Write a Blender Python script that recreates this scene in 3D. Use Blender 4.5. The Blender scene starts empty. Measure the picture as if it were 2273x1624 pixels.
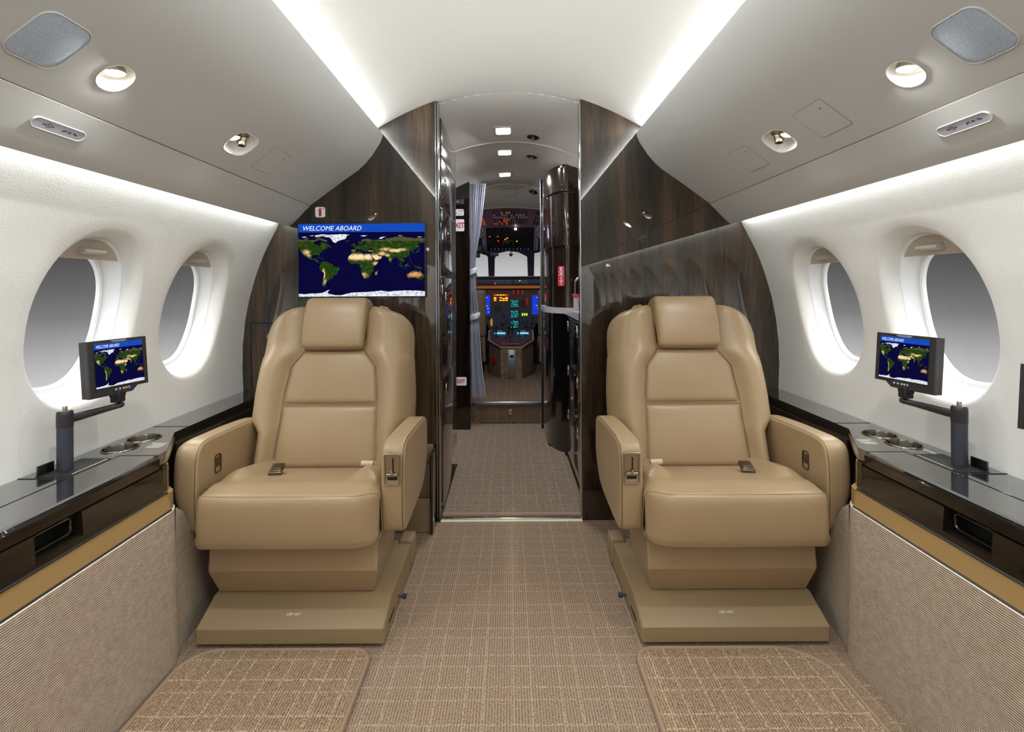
import bpy, bmesh, math, random
from math import sin, cos, pi, radians, sqrt
from mathutils import Vector, Matrix
from mathutils.geometry import tessellate_polygon
random.seed(7)
SC = bpy.context.scene
COL = SC.collection

# ------------------------------------------------------------------ camera
cam_data = bpy.data.cameras.new('camera')
cam = bpy.data.objects.new('camera', cam_data); COL.objects.link(cam)
F_PX = 1100.0                                   # focal length in pixels of the 2273 px wide frame
cam_data.sensor_fit = 'HORIZONTAL'; cam_data.sensor_width = 36.0
cam_data.lens = 36.0 * F_PX / 2273.0
cam_data.shift_x = (1136.5 - 1130.0) / 2273.0
cam_data.shift_y = -(812.0 - 638.0) / 2273.0
cam_data.clip_start = 0.05; cam_data.clip_end = 100
CAMX, CAMZ = -0.006, 1.05
cam.matrix_world = Matrix.Translation((CAMX, 0, CAMZ)) @ Matrix.Rotation(radians(90), 4, 'X') @ Matrix.Rotation(radians(-0.3), 4, 'Z')
SC.camera = cam

# ------------------------------------------------------------------ exposure
SC.view_settings.view_transform = 'Standard'
SC.view_settings.look = 'None'
SC.view_settings.gamma = 1.0
SC.view_settings.use_curve_mapping = False
SC.view_settings.exposure = 0.12

# ------------------------------------------------------------------ sky: grey overcast, dark band above a pale horizon
world = bpy.data.worlds.new('overcast_sky'); SC.world = world
world.use_nodes = True
wn, wl = world.node_tree.nodes, world.node_tree.links
wn.clear()
w_out = wn.new('ShaderNodeOutputWorld'); w_bg = wn.new('ShaderNodeBackground')
w_tc = wn.new('ShaderNodeTexCoord'); w_sep = wn.new('ShaderNodeSeparateXYZ')
w_map = wn.new('ShaderNodeMapRange'); w_ramp = wn.new('ShaderNodeValToRGB')
w_map.inputs['From Min'].default_value = -0.5; w_map.inputs['From Max'].default_value = 0.5
w_map.clamp = True
w_fwd = wn.new('ShaderNodeMapRange')             # the pale band sits a little higher straight ahead
w_fwd.inputs['From Min'].default_value = 0.93; w_fwd.inputs['From Max'].default_value = 0.99
w_fwd.inputs['To Min'].default_value = 0.0; w_fwd.inputs['To Max'].default_value = -0.155
w_add = wn.new('ShaderNodeMath'); w_add.operation = 'ADD'
wl.new(w_tc.outputs['Generated'], w_sep.inputs[0])
wl.new(w_sep.outputs['Y'], w_fwd.inputs['Value'])
wl.new(w_sep.outputs['Z'], w_add.inputs[0]); wl.new(w_fwd.outputs[0], w_add.inputs[1])
wl.new(w_add.outputs[0], w_map.inputs['Value'])
wl.new(w_map.outputs[0], w_ramp.inputs[0]); wl.new(w_ramp.outputs[0], w_bg.inputs['Color'])
wl.new(w_bg.outputs[0], w_out.inputs['Surface'])
cr = w_ramp.color_ramp
def ramp_set(cr, stops):
    while len(cr.elements) > 1: cr.elements.remove(cr.elements[-1])
    cr.elements[0].position = stops[0][0]; cr.elements[0].color = (*stops[0][1], 1)
    for p, c in stops[1:]:
        e = cr.elements.new(p); e.color = (*c, 1)
ramp_set(cr, [(0.0, (.62,.63,.65)), (0.355, (.57,.57,.575)), (0.41, (.36,.36,.36)), (0.458, (.19,.19,.19)), (0.50, (.125,.125,.125)), (0.545, (.082,.082,.082)),
              (0.62, (.10,.10,.10)), (0.72, (.9,.93,.97)), (1.0, (1.0,1.0,1.0))])
w_bg.inputs['Strength'].default_value = 1.0
# brighter towards the zenith of the overcast
w_hi = wn.new('ShaderNodeMapRange'); w_hi.inputs['From Min'].default_value = 0.22; w_hi.inputs['From Max'].default_value = 0.5
w_hi.inputs['To Min'].default_value = 1.0; w_hi.inputs['To Max'].default_value = 5.5
wl.new(w_sep.outputs['Z'], w_hi.inputs['Value']); wl.new(w_hi.outputs[0], w_bg.inputs['Strength'])

# ------------------------------------------------------------------ lamps: hidden cove strips, fixtures and added fill
def area(name, loc, direction, sx, sy, power, color=(.935,.978,1.0), along=Vector((0,1,0)), spread=180):
    l = bpy.data.lights.new(name, 'AREA'); l.shape = 'RECTANGLE'; l.size = sx; l.size_y = sy
    l.energy = power; l.color = color; l.spread = radians(spread)
    o = bpy.data.objects.new(name, l); COL.objects.link(o)
    z = -Vector(direction).normalized(); y = (along - along.dot(z)*z).normalized(); x = y.cross(z)
    m = Matrix((x, y, z)).transposed().to_4x4(); m.translation = Vector(loc); o.matrix_world = m
    return o
UP_COVE, LOW_COVE, FILL, HALL = 19.5, 7.2, 4.5, 4.3
for s in (-1, 1):
    area('upper_cove_light', (s*.603, -.18, 1.7555), (-s*1, 0, .12), .011, 4.75, UP_COVE)
    area('lower_cove_light', (s*1.008, -.18, 1.372), (s*.35, 0, -1), .016, 4.75, LOW_COVE)
for y in (.15, -.9, -1.9):  # added ceiling fill over and behind the camera, no visible fixtures
    area('cabin_fill_light', (0, y, 1.925), (0, 0, -1), .35, .35, FILL, (.935,.978,1.0))
for x, y, z in ((-.036, 2.735, 1.895), (-.030, 3.10, 1.870), (-.032, 3.62, 1.845)):
    area('passage_light', (x, y, z), (0, 0, -1), .07, .08, HALL, (1,.98,.95))
area('glareshield_light', (-.03, 5.24, 1.065), (0, .35, -1), .9, .03, .55, (1,.36,.06), Vector((0,1,0)))
area('cockpit_fill_light', (-.62, 4.75, 1.60), (.9, .25, -.45), .12, .12, 1.3, (.62,.60,1), Vector((0,0,1)))  # added bluish fill pair lifting the dark cockpit overhead, no lamp seen there
area('cockpit_fill_light', (.62, 4.75, 1.60), (-.9, .25, -.45), .12, .12, 1.3, (.62,.60,1), Vector((0,0,1)))

# ------------------------------------------------------------------ materials
def new_mat(name):
    m = bpy.data.materials.new(name); m.use_nodes = True
    nt = m.node_tree; b = nt.nodes['Principled BSDF']
    return m, nt, b
def lin(r, g, b):
    f = lambda c: (c/255/12.92) if c/255 <= .04045 else ((c/255+.055)/1.055)**2.4
    return (f(r), f(g), f(b))
def plain(name, rgb, rough=.5, metal=0.0, coat=0.0, coat_ior=1.5, coat_rough=.03, spec=.5, emit=None, emit_s=0.0, bump=None, var=None):
    m, nt, b = new_mat(name)
    c = lin(*rgb)
    b.inputs['Base Color'].default_value = (*c, 1)
    b.inputs['Roughness'].default_value = rough; b.inputs['Metallic'].default_value = metal
    b.inputs['Specular IOR Level'].default_value = spec
    b.inputs['Coat Weight'].default_value = coat; b.inputs['Coat IOR'].default_value = coat_ior; b.inputs['Coat Roughness'].default_value = coat_rough
    if emit is not None:
        b.inputs['Emission Color'].default_value = (*lin(*emit), 1); b.inputs['Emission Strength'].default_value = emit_s
    if bump or var:
        tc = nt.nodes.new('ShaderNodeTexCoord')
    if var:                                     # (scale, amount, stretch)
        mp = nt.nodes.new('ShaderNodeMapping'); mp.inputs['Scale'].default_value = var[2] if len(var) > 2 else (1,1,1)
        n = nt.nodes.new('ShaderNodeTexNoise'); n.inputs['Scale'].default_value = var[0]; n.inputs['Detail'].default_value = 4
        hsv = nt.nodes.new('ShaderNodeHueSaturation'); hsv.inputs['Color'].default_value = (*c, 1)
        mr = nt.nodes.new('ShaderNodeMapRange'); mr.inputs['From Min'].default_value = .3; mr.inputs['From Max'].default_value = .7
        mr.inputs['To Min'].default_value = 1 - var[1]; mr.inputs['To Max'].default_value = 1 + var[1]
        nt.links.new(tc.outputs['Object'], mp.inputs[0]); nt.links.new(mp.outputs[0], n.inputs['Vector'])
        nt.links.new(n.outputs[0], mr.inputs['Value']); nt.links.new(mr.outputs[0], hsv.inputs['Value']); nt.links.new(hsv.outputs[0], b.inputs['Base Color'])
    if bump:                                    # (scale, strength, distance[, stretch])
        mp2 = nt.nodes.new('ShaderNodeMapping'); mp2.inputs['Scale'].default_value = bump[3] if len(bump) > 3 else (1,1,1)
        n2 = nt.nodes.new('ShaderNodeTexNoise'); n2.inputs['Scale'].default_value = bump[0]; n2.inputs['Detail'].default_value = 3
        bp = nt.nodes.new('ShaderNodeBump'); bp.inputs['Strength'].default_value = bump[1]; bp.inputs['Distance'].default_value = bump[2]
        nt.links.new(tc.outputs['Object'], mp2.inputs[0]); nt.links.new(mp2.outputs[0], n2.inputs['Vector'])
        nt.links.new(n2.outputs[0], bp.inputs['Height']); nt.links.new(bp.outputs[0], b.inputs['Normal'])
    return m
def emitter(name, rgb, strength):
    m = plain(name, (4,4,4), .9, spec=0.0, emit=rgb, emit_s=strength)
    return m
def wood(name, dark, light, stretch, rough=.4, coat=1.0, coat_ior=1.7):
    m, nt, b = new_mat(name); N, L = nt.nodes, nt.links
    b.inputs['Specular IOR Level'].default_value = .12
    tc = N.new('ShaderNodeTexCoord'); mp = N.new('ShaderNodeMapping'); mp.inputs['Scale'].default_value = stretch
    n1 = N.new('ShaderNodeTexNoise'); n1.inputs['Scale'].default_value = 9; n1.inputs['Detail'].default_value = 7; n1.inputs['Roughness'].default_value = .65; n1.inputs['Distortion'].default_value = .35
    n2 = N.new('ShaderNodeTexNoise'); n2.inputs['Scale'].default_value = 90; n2.inputs['Detail'].default_value = 3
    n3 = N.new('ShaderNodeTexNoise'); n3.inputs['Scale'].default_value = 2.2; n3.inputs['Detail'].default_value = 2
    add = N.new('ShaderNodeMath'); add.operation = 'MULTIPLY_ADD'; add.inputs[1].default_value = .35
    add2 = N.new('ShaderNodeMath'); add2.operation = 'MULTIPLY_ADD'; add2.inputs[1].default_value = .45
    r = N.new('ShaderNodeValToRGB')
    ramp_set(r.color_ramp, [(.72, lin(*dark)), (.92, tuple((p+q)/2 for p, q in zip(lin(*dark), lin(*light)))), (1.12 if False else 1.0, lin(*light))])
    L.new(tc.outputs['Object'], mp.inputs[0])
    for n in (n1, n2, n3): L.new(mp.outputs[0], n.inputs['Vector'])
    L.new(n2.outputs[0], add.inputs[0]); L.new(n1.outputs[0], add.inputs[2])
    L.new(n3.outputs[0], add2.inputs[0]); L.new(add.outputs[0], add2.inputs[2])
    L.new(add2.outputs[0], r.inputs[0]); L.new(r.outputs[0], b.inputs['Base Color'])
    b.inputs['Roughness'].default_value = rough
    b.inputs['Coat Weight'].default_value = coat; b.inputs['Coat IOR'].default_value = coat_ior; b.inputs['Coat Roughness'].default_value = .015
    return m
def carpet(name, base, dark, line, px=.115, py=.105, line_amount=.75, coarse=1.0):
    """loop pile with ribs along the cabin and a broken plaid of pale threads"""
    m, nt, b = new_mat(name); N, L = nt.nodes, nt.links
    tc = N.new('ShaderNodeTexCoord'); sep = N.new('ShaderNodeSeparateXYZ'); L.new(tc.outputs['Object'], sep.inputs[0])
    def math(op, a, bb=None, c=None):
        n = N.new('ShaderNodeMath'); n.operation = op
        for i, v in enumerate((a, bb, c)):
            if v is None: continue
            if isinstance(v, (int, float)): n.inputs[i].default_value = v
            else: L.new(v, n.inputs[i])
        return n.outputs[0]
    nz = N.new('ShaderNodeTexNoise'); nz.inputs['Scale'].default_value = 14; L.new(tc.outputs['Object'], nz.inputs['Vector'])
    wob = math('MULTIPLY', math('SUBTRACT', nz.outputs[0], .5), .008)
    def lines(coord, period, offs):
        out = None
        for o, w in offs:
            fr = math('FRACT', math('DIVIDE', math('ADD', math('ADD', coord, wob), 10+o), period))
            l = math('LESS_THAN', fr, w/period)
            out = l if out is None else math('MAXIMUM', out, l)
        return out
    lx = lines(sep.outputs['X'], px, ((0, .0055), (.046, .0045)))
    ly = lines(sep.outputs['Y'], py, ((0, .0055), (.040, .0045)))
    both = math('MAXIMUM', lx, ly)
    spk = N.new('ShaderNodeTexNoise'); spk.inputs['Scale'].default_value = 190; spk.inputs['Detail'].default_value = 1; L.new(tc.outputs['Object'], spk.inputs['Vector'])
    brk = math('GREATER_THAN', spk.outputs[0], .50)
    fac = math('MULTIPLY', math('MULTIPLY', both, brk), line_amount)
    mp = N.new('ShaderNodeMapping'); mp.inputs['Scale'].default_value = (1, .75, 1); L.new(tc.outputs['Object'], mp.inputs[0])
    pile = N.new('ShaderNodeTexNoise'); pile.inputs['Scale'].default_value = 270*coarse; pile.inputs['Detail'].default_value = 2; L.new(mp.outputs[0], pile.inputs['Vector'])
    big = N.new('ShaderNodeTexNoise'); big.inputs['Scale'].default_value = 5; L.new(tc.outputs['Object'], big.inputs['Vector'])
    rib = math('SINE', math('MULTIPLY', sep.outputs['X'], 2*pi/.0075))
    h = math('MULTIPLY_ADD', rib, .13, pile.outputs[0])
    mix = N.new('ShaderNodeMix'); mix.data_type = 'RGBA'
    mr = N.new('ShaderNodeMapRange'); mr.inputs['From Min'].default_value = .28; mr.inputs['From Max'].default_value = .68
    L.new(h, mr.inputs['Value']); L.new(mr.outputs[0], mix.inputs['Factor'])
    mix.inputs['A'].default_value = (*lin(*dark), 1); mix.inputs['B'].default_value = (*lin(*base), 1)
    mix2 = N.new('ShaderNodeMix'); mix2.data_type = 'RGBA'; L.new(fac, mix2.inputs['Factor']); L.new(mix.outputs['Result'], mix2.inputs['A']); mix2.inputs['B'].default_value = (*lin(*line), 1)
    L.new(mix2.outputs['Result'], b.inputs['Base Color'])
    b.inputs['Roughness'].default_value = .95; b.inputs['Specular IOR Level'].default_value = .1
    bp = N.new('ShaderNodeBump'); bp.inputs['Strength'].default_value = .7; bp.inputs['Distance'].default_value = .004
    L.new(h, bp.inputs['Height']); L.new(bp.outputs[0], b.inputs['Normal'])
    return m
def ribbed(name, a, c, period):
    m, nt, b = new_mat(name); N, L = nt.nodes, nt.links
    tc = N.new('ShaderNodeTexCoord'); sep = N.new('ShaderNodeSeparateXYZ'); L.new(tc.outputs['Object'], sep.inputs[0])
    def mth(op, x, y=None):
        n = N.new('ShaderNodeMath'); n.operation = op
        for i, v in enumerate((x, y)):
            if v is None: continue
            if isinstance(v, (int, float)): n.inputs[i].default_value = v
            else: L.new(v, n.inputs[i])
        return n.outputs[0]
    n = N.new('ShaderNodeTexNoise'); n.inputs['Scale'].default_value = 60; L.new(tc.outputs['Object'], n.inputs['Vector'])
    z = mth('ADD', sep.outputs['Z'], mth('MULTIPLY', n.outputs[0], .0016))
    r = mth('SINE', mth('MULTIPLY', z, 2*pi/period))
    r = mth('ADD', r, mth('MULTIPLY', mth('SUBTRACT', n.outputs[0], .5), 1.2))
    mr = N.new('ShaderNodeMapRange'); mr.inputs['From Min'].default_value = -1; mr.inputs['From Max'].default_value = 1; L.new(r, mr.inputs['Value'])
    mix = N.new('ShaderNodeMix'); mix.data_type = 'RGBA'; L.new(mr.outputs[0], mix.inputs['Factor'])
    mix.inputs['A'].default_value = (*lin(*a), 1); mix.inputs['B'].default_value = (*lin(*c), 1)
    L.new(mix.outputs['Result'], b.inputs['Base Color']); b.inputs['Roughness'].default_value = .9; b.inputs['Specular IOR Level'].default_value = .15
    bp = N.new('ShaderNodeBump'); bp.inputs['Strength'].default_value = .5; bp.inputs['Distance'].default_value = .002
    L.new(r, bp.inputs['Height']); L.new(bp.outputs[0], b.inputs['Normal'])
    return m
def pane_mat(name):
    m = bpy.data.materials.new(name); m.use_nodes = True; nt = m.node_tree; nt.nodes.clear()
    o = nt.nodes.new('ShaderNodeOutputMaterial'); t = nt.nodes.new('ShaderNodeBsdfTransparent'); g = nt.nodes.new('ShaderNodeBsdfGlossy')
    g.inputs['Roughness'].default_value = .02
    mx = nt.nodes.new('ShaderNodeMixShader'); mx.inputs[0].default_value = .012
    nt.links.new(t.outputs[0], mx.inputs[1]); nt.links.new(g.outputs[0], mx.inputs[2]); nt.links.new(mx.outputs[0], o.inputs[0])
    return m
M = {}
M['leather'] = plain('tan_leather', (160,136,103), .36, spec=.5, bump=(420, .12, .001), var=(3.5, .035))
M['leather_dark'] = plain('tan_leather_vinyl', (147,126,94), .42, spec=.4, bump=(420, .08, .001))
M['stitch'] = plain('leather_seam', (104,84,60), .6)
M['strip'] = plain('ochre_leather_strip', (158,127,80), .45, bump=(300, .05, .001))
M['headliner'] = plain('cream_headliner', (226,224,217), .75, spec=.2, bump=(120, .10, .002, (1,.3,1)))
M['valance'] = plain('grey_cream_ultraleather', (194,194,190), .6, spec=.3, bump=(150, .08, .0015, (1,.25,1)))
M['sidewall'] = plain('cream_sidewall_leather', (224,223,218), .65, spec=.3, bump=(230, .20, .0018, (1,.6,1)))
M['white_plastic'] = plain('white_window_plastic', (238,240,241), .4)
M['shade'] = plain('greige_window_shade', (188,178,166), .6, bump=(400, .15, .001))
M['wood'] = wood('dark_walnut_upright', (15,12,9), (76,58,41), (1.0, 1.0, .07))
M['wood_y'] = wood('dark_walnut_lengthwise', (13,10,8), (52,41,31), (1.0, .07, 1.0), coat_ior=1.5)
M['black_gloss'] = plain('black_lacquer', (10,10,11), .2, coat=1, coat_ior=1.7, coat_rough=.01)
M['ebony'] = wood('ebony_lacquer', (10,9,8), (54,38,27), (1.0, 1.0, .06), rough=.2, coat_ior=1.6)
M['stone'] = plain('charcoal_speckled_counter', (30,29,26), .12, coat=1, coat_ior=2.5, coat_rough=.01, spec=.6, var=(600, .6))
M['black'] = plain('matt_black', (14,14,15), .6)
M['black_plastic'] = plain('charcoal_plastic', (42,40,40), .42)
M['post'] = plain('slate_post_metal', (62,64,76), .45, metal=.3)
M['chrome'] = plain('chrome', (205,207,210), .12, metal=1)
M['nickel'] = plain('brushed_nickel', (178,166,146), .3, metal=1, bump=(300, .05, .001, (1,.02,1)))
M['bronze'] = plain('bronze_metal', (112,98,82), .3, metal=1)
M['steel_cup'] = plain('brushed_steel_cup', (128,122,112), .2, metal=1)
M['carpet'] = carpet('beige_plaid_carpet', (172,150,127), (116,97,80), (206,190,164), px=.124, py=.113, line_amount=.42)
M['carpet_hall'] = carpet('taupe_hall_carpet', (160,143,126), (104,90,78), (196,182,164), line_amount=.4)
M['carpet_dark'] = carpet('taupe_step_carpet', (140,118,100), (92,76,64), (180,164,146), line_amount=.5)
M['binding'] = plain('carpet_binding', (156,132,108), .8, bump=(200, .2, .001))
M['fabric'] = ribbed('ribbed_beige_fabric', (156,134,114), (216,202,186), .0050)
M['grille'] = plain('blue_grey_speaker_mesh', (172,184,198), .55, bump=(700, .5, .001), var=(700, .25))
M['plaque'] = plain('grey_sign_plaque', (176,178,186), .45)
M['dark_gray'] = plain('dark_symbol_ink', (52,52,56), .6)
M['dark_red'] = plain('dark_red_symbol_ink', (92,24,44), .6)
M['groove'] = plain('shadow_gap_olive', (112,103,78), .8)
M['seam_light'] = plain('pale_panel_edge', (216,213,204), .6)
M['glass'] = pane_mat('window_glass')
M['lamp_white'] = emitter('lit_lamp_white', (255,252,245), 9)
M['lens'] = emitter('lit_reading_lens', (255,253,248), 14)
M['bowl'] = plain('polished_white_bowl', (246,244,238), .25)
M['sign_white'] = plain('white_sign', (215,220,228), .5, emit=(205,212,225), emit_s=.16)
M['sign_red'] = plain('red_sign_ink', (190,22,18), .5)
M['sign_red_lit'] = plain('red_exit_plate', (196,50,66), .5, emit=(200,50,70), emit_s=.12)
M['ink_white'] = plain('white_ink', (235,235,232), .6)
M['screen_blue'] = emitter('screen_header_blue', (20,72,180), 1.0)
M['screen_sea'] = emitter('screen_sea_navy', (8,6,52), 1.0)
M['screen_white'] = emitter('screen_white', (240,243,250), 1.0)
M['orange_led'] = emitter('orange_led', (255,120,20), 2.0)
M['blue_led'] = emitter('blue_led', (120,190,255), 1.0)
M['white_led'] = emitter('white_led', (200,215,235), .8)
M['curtain'] = plain('grey_curtain_cloth', (208,212,226), .8, bump=(200, .15, .002))
M['counter_white'] = plain('white_galley_counter', (205,205,210), .3, coat=.5)
M['cockpit_mauve'] = plain('mauve_overhead_paint', (168,130,146), .55)
M['cockpit_panel'] = plain('slate_instrument_panel', (38,46,68), .55)
M['cockpit_dark'] = plain('cockpit_dark_paint', (22,22,30), .6)
M['cockpit_grey'] = plain('cockpit_grey_trim', (140,134,142), .5)
M['glow_orange'] = emitter('orange_panel_glow', (255,112,10), .8)
M['lit_orange'] = emitter('lit_orange_annunciator', (255,110,10), 5)
M['lit_red'] = emitter('lit_red_annunciator', (255,40,20), 4)
M['lit_green'] = emitter('lit_green_annunciator', (150,255,30), 2.5)
M['disp_blue'] = emitter('blue_flight_display', (25,60,210), .9)
M['disp_teal'] = emitter('teal_engine_display', (16,92,110), .7)
M['disp_green'] = emitter('green_display_marks', (120,235,190), 1.0)
M['disp_cyan'] = emitter('cyan_keypad_light', (110,195,245), 1.2)
M['yellow'] = plain('yellow_tag', (214,164,20), .5, emit=(214,164,20), emit_s=.25)
M['breaker'] = plain('breaker_black', (24,22,26), .6)
M['breaker_pale'] = plain('breaker_pale', (180,182,200), .5)
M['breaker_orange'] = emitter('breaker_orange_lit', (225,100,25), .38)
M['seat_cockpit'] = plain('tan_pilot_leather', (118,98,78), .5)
M['aluminium'] = plain('aluminium_sill', (180,190,205), .3, metal=1)

# ------------------------------------------------------------------ object helpers
MW = {}
def thing(name, label, cat, loc=(0,0,0), group=None, mat4=None):
    o = bpy.data.objects.new(name, None); COL.objects.link(o)
    m = mat4 if mat4 is not None else Matrix.Translation(Vector(loc))
    o.matrix_world = m; o.empty_display_size = .05
    MW[o.name] = m.copy()
    o['label'] = label; o['category'] = cat
    if group: o['group'] = group
    return o
def tag(o, label, cat, group=None):
    o['label'] = label; o['category'] = cat
    if group: o['group'] = group
    return o
def build(name, bm, mat, parent=None, world=False, kind=None, angle=38, flat=False, label=None):
    """link a bmesh as one object; world=True when its coordinates are world ones"""
    bmesh.ops.recalc_face_normals(bm, faces=bm.faces)
    me = bpy.data.meshes.new(name)
    bm.to_mesh(me); bm.free()
    return put(name, me, mat, parent, world, kind, angle, flat, label)
def put(name, me, mat, parent=None, world=False, kind=None, angle=38, flat=False, label=None):
    if mat is not None and not me.materials: me.materials.append(mat)
    if world and parent is not None: me.transform(MW[parent.name].inverted())
    if not flat:
        for p in me.polygons: p.use_smooth = True
        me.set_sharp_from_angle(angle=radians(angle))
    o = bpy.data.objects.new(name, me); COL.objects.link(o)
    if parent is not None:
        o.parent = parent; MW[o.name] = MW[parent.name].copy()
    else: MW[o.name] = Matrix.Identity(4)
    if kind: o['kind'] = kind
    if label: o['label'] = label
    return o
def BM(): return bmesh.new()
def add_box(bm, lo, hi, r=0.0, seg=3, mat4=None):
    lo, hi = Vector(lo), Vector(hi)
    g = bmesh.ops.create_cube(bm, size=1.0)
    vs = g['verts']
    c, d = (lo+hi)/2, hi-lo
    for v in vs: v.co = Vector((v.co.x*d.x, v.co.y*d.y, v.co.z*d.z)) + c
    if r > 0:
        es = list({e for v in vs for e in v.link_edges})
        res = bmesh.ops.bevel(bm, geom=es, offset=min(r, min(abs(d.x),abs(d.y),abs(d.z))*.49), segments=seg, profile=.5, affect='EDGES')
        vs = list({v for f in res['faces'] for v in f.verts} | {v for v in vs if v.is_valid})
    if mat4 is not None:
        for v in vs: v.co = mat4 @ v.co
    return vs
def add_loft(bm, rings, closed=True, cap0=False, cap1=False, loop=False):
    vr = [[bm.verts.new(p) for p in ring] for ring in rings]
    n = len(rings[0]); R = len(vr)
    for i in range(R if loop else R-1):
        a, b = vr[i], vr[(i+1) % R]
        for j in range(n if closed else n-1):
            k = (j+1) % n
            try: bm.faces.new((a[j], a[k], b[k], b[j]))
            except ValueError: pass
    if cap0: bm.faces.new(vr[0])
    if cap1: bm.faces.new(list(reversed(vr[-1])))
    return vr
def add_prism(bm, pts, axis, a, b):
    """polygon pts (2D) swept along an axis from a to b: 'x' -> (y,z) points, 'y' -> (x,z), 'z' -> (x,y)"""
    f = {'x': lambda p, t: (t, p[0], p[1]), 'y': lambda p, t: (p[0], t, p[1]), 'z': lambda p, t: (p[0], p[1], t)}[axis]
    return add_loft(bm, [[f(p, a) for p in pts], [f(p, b) for p in pts]], True, True, True)
def add_poly(bm, pts3):
    """planar, maybe concave outline as triangles"""
    vs = [bm.verts.new(p) for p in pts3]
    for t in tessellate_polygon([[Vector(p) for p in pts3]]):
        try: bm.faces.new([vs[i] for i in t])
        except ValueError: pass
    return vs
def add_tube(bm, pts, r, seg=8, caps=True, closed=False):
    pts = [Vector(p) for p in pts]; n = len(pts)
    rings = []; up = None
    for i, p in enumerate(pts):
        d = (pts[(i+1) % n] - pts[i-1]) if closed else (pts[min(i+1, n-1)] - pts[max(i-1, 0)])
        d.normalize()
        if up is None: up = d.orthogonal().normalized()
        up = (up - up.dot(d)*d).normalized(); w = d.cross(up)
        rr = r[i] if isinstance(r, (list, tuple)) else r
        rings.append([p + rr*(cos(2*pi*k/seg)*up + sin(2*pi*k/seg)*w) for k in range(seg)])
    add_loft(bm, rings, True, caps and not closed, caps and not closed, loop=closed)
def add_lathe(bm, prof, center, axis='z', seg=28, cap0=False, cap1=False):
    c = Vector(center)
    rings = []
    for r, h in prof:
        ring = []
        for k in range(seg):
            a = 2*pi*k/seg
            v = {'z': Vector((r*cos(a), r*sin(a), h)), 'y': Vector((r*cos(a), h, r*sin(a))), 'x': Vector((h, r*cos(a), r*sin(a)))}[axis]
            ring.append(c + v)
        rings.append(ring)
    add_loft(bm, rings, True, cap0, cap1)
def rrect(w, h, r, n=6, cx=0, cy=0):
    """rounded rectangle outline, counter-clockwise"""
    out = []
    for qx, qy, a0 in ((1,1,0), (-1,1,90), (-1,-1,180), (1,-1,270)):
        for k in range(n+1):
            a = radians(a0 + 90*k/n)
            out.append((cx + qx*(w/2-r) + r*cos(a), cy + qy*(h/2-r) + r*sin(a)))
    return out
def sell(a, b, e=2.0, n=48, cx=0, cy=0):
    out = []
    for k in range(n):
        t = 2*pi*k/n; c, s_ = cos(t), sin(t)
        out.append((cx + a*math.copysign(abs(c)**(2/e), c), cy + b*math.copysign(abs(s_)**(2/e), s_)))
    return out
def add_plate(bm, outline, z0, z1, edge=0.0):
    """2D outline as a plate between two heights of the local z, with a small rounded rim"""
    rings = [[(x, y, z0) for x, y in outline]]
    if edge > 0:
        cx = sum(p[0] for p in outline)/len(outline); cy = sum(p[1] for p in outline)/len(outline)
        w = max(p[0] for p in outline)-min(p[0] for p in outline); h = max(p[1] for p in outline)-min(p[1] for p in outline)
        for k in range(0, 4):
            a = pi/2*k/3; ins = edge*(1-cos(a)); zz = z1-edge+edge*sin(a)
            kx, ky = (w-2*ins)/w, (h-2*ins)/h
            rings.append([(cx+(x-cx)*kx, cy+(y-cy)*ky, zz) for x, y in outline])
    else: rings.append([(x, y, z1) for x, y in outline])
    add_loft(bm, rings, True, True, True)
def text_mesh(txt, size, shear=0.0, extrude=.0003, align='LEFT', spacing=1.0, offset=0.0):
    cu = bpy.data.curves.new('lettering', 'FONT'); cu.body = txt; cu.size = size; cu.shear = shear; cu.extrude = extrude
    cu.align_x = align; cu.space_character = spacing; cu.offset = offset; cu.resolution_u = 3
    o = bpy.data.objects.new('lettering', cu); COL.objects.link(o)
    dg = bpy.context.evaluated_depsgraph_get(); dg.update()
    me = bpy.data.meshes.new_from_object(o.evaluated_get(dg))
    bpy.data.objects.remove(o); bpy.data.curves.remove(cu)
    me.materials.clear()
    return me
def lettering(txt, size, mat4, mat, parent, name='lettering', world=False, **k):
    me = text_mesh(txt, size, **k); me.transform(mat4)
    return put(name, me, mat, parent, world=world, flat=True)
def px(u, v, y):
    """survey helper: the point at depth y seen at pixel (u, v) of the photograph"""
    return Vector(((u-1130)*y/F_PX + CAMX, y, CAMZ + (638-v)*y/F_PX))
def cut(obj, cutter):
    md = obj.modifiers.new('cut', 'BOOLEAN'); md.operation = 'DIFFERENCE'; md.object = cutter; md.solver = 'EXACT'
    dg = bpy.context.evaluated_depsgraph_get(); dg.update()
    me = bpy.data.meshes.new_from_object(obj.evaluated_get(dg))
    obj.modifiers.clear(); old = obj.data; obj.data = me; bpy.data.meshes.remove(old)
    cm = cutter.data; bpy.data.objects.remove(cutter); bpy.data.meshes.remove(cm)
    for p in me.polygons: p.use_smooth = True
    me.set_sharp_from_angle(angle=radians(32))
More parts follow.
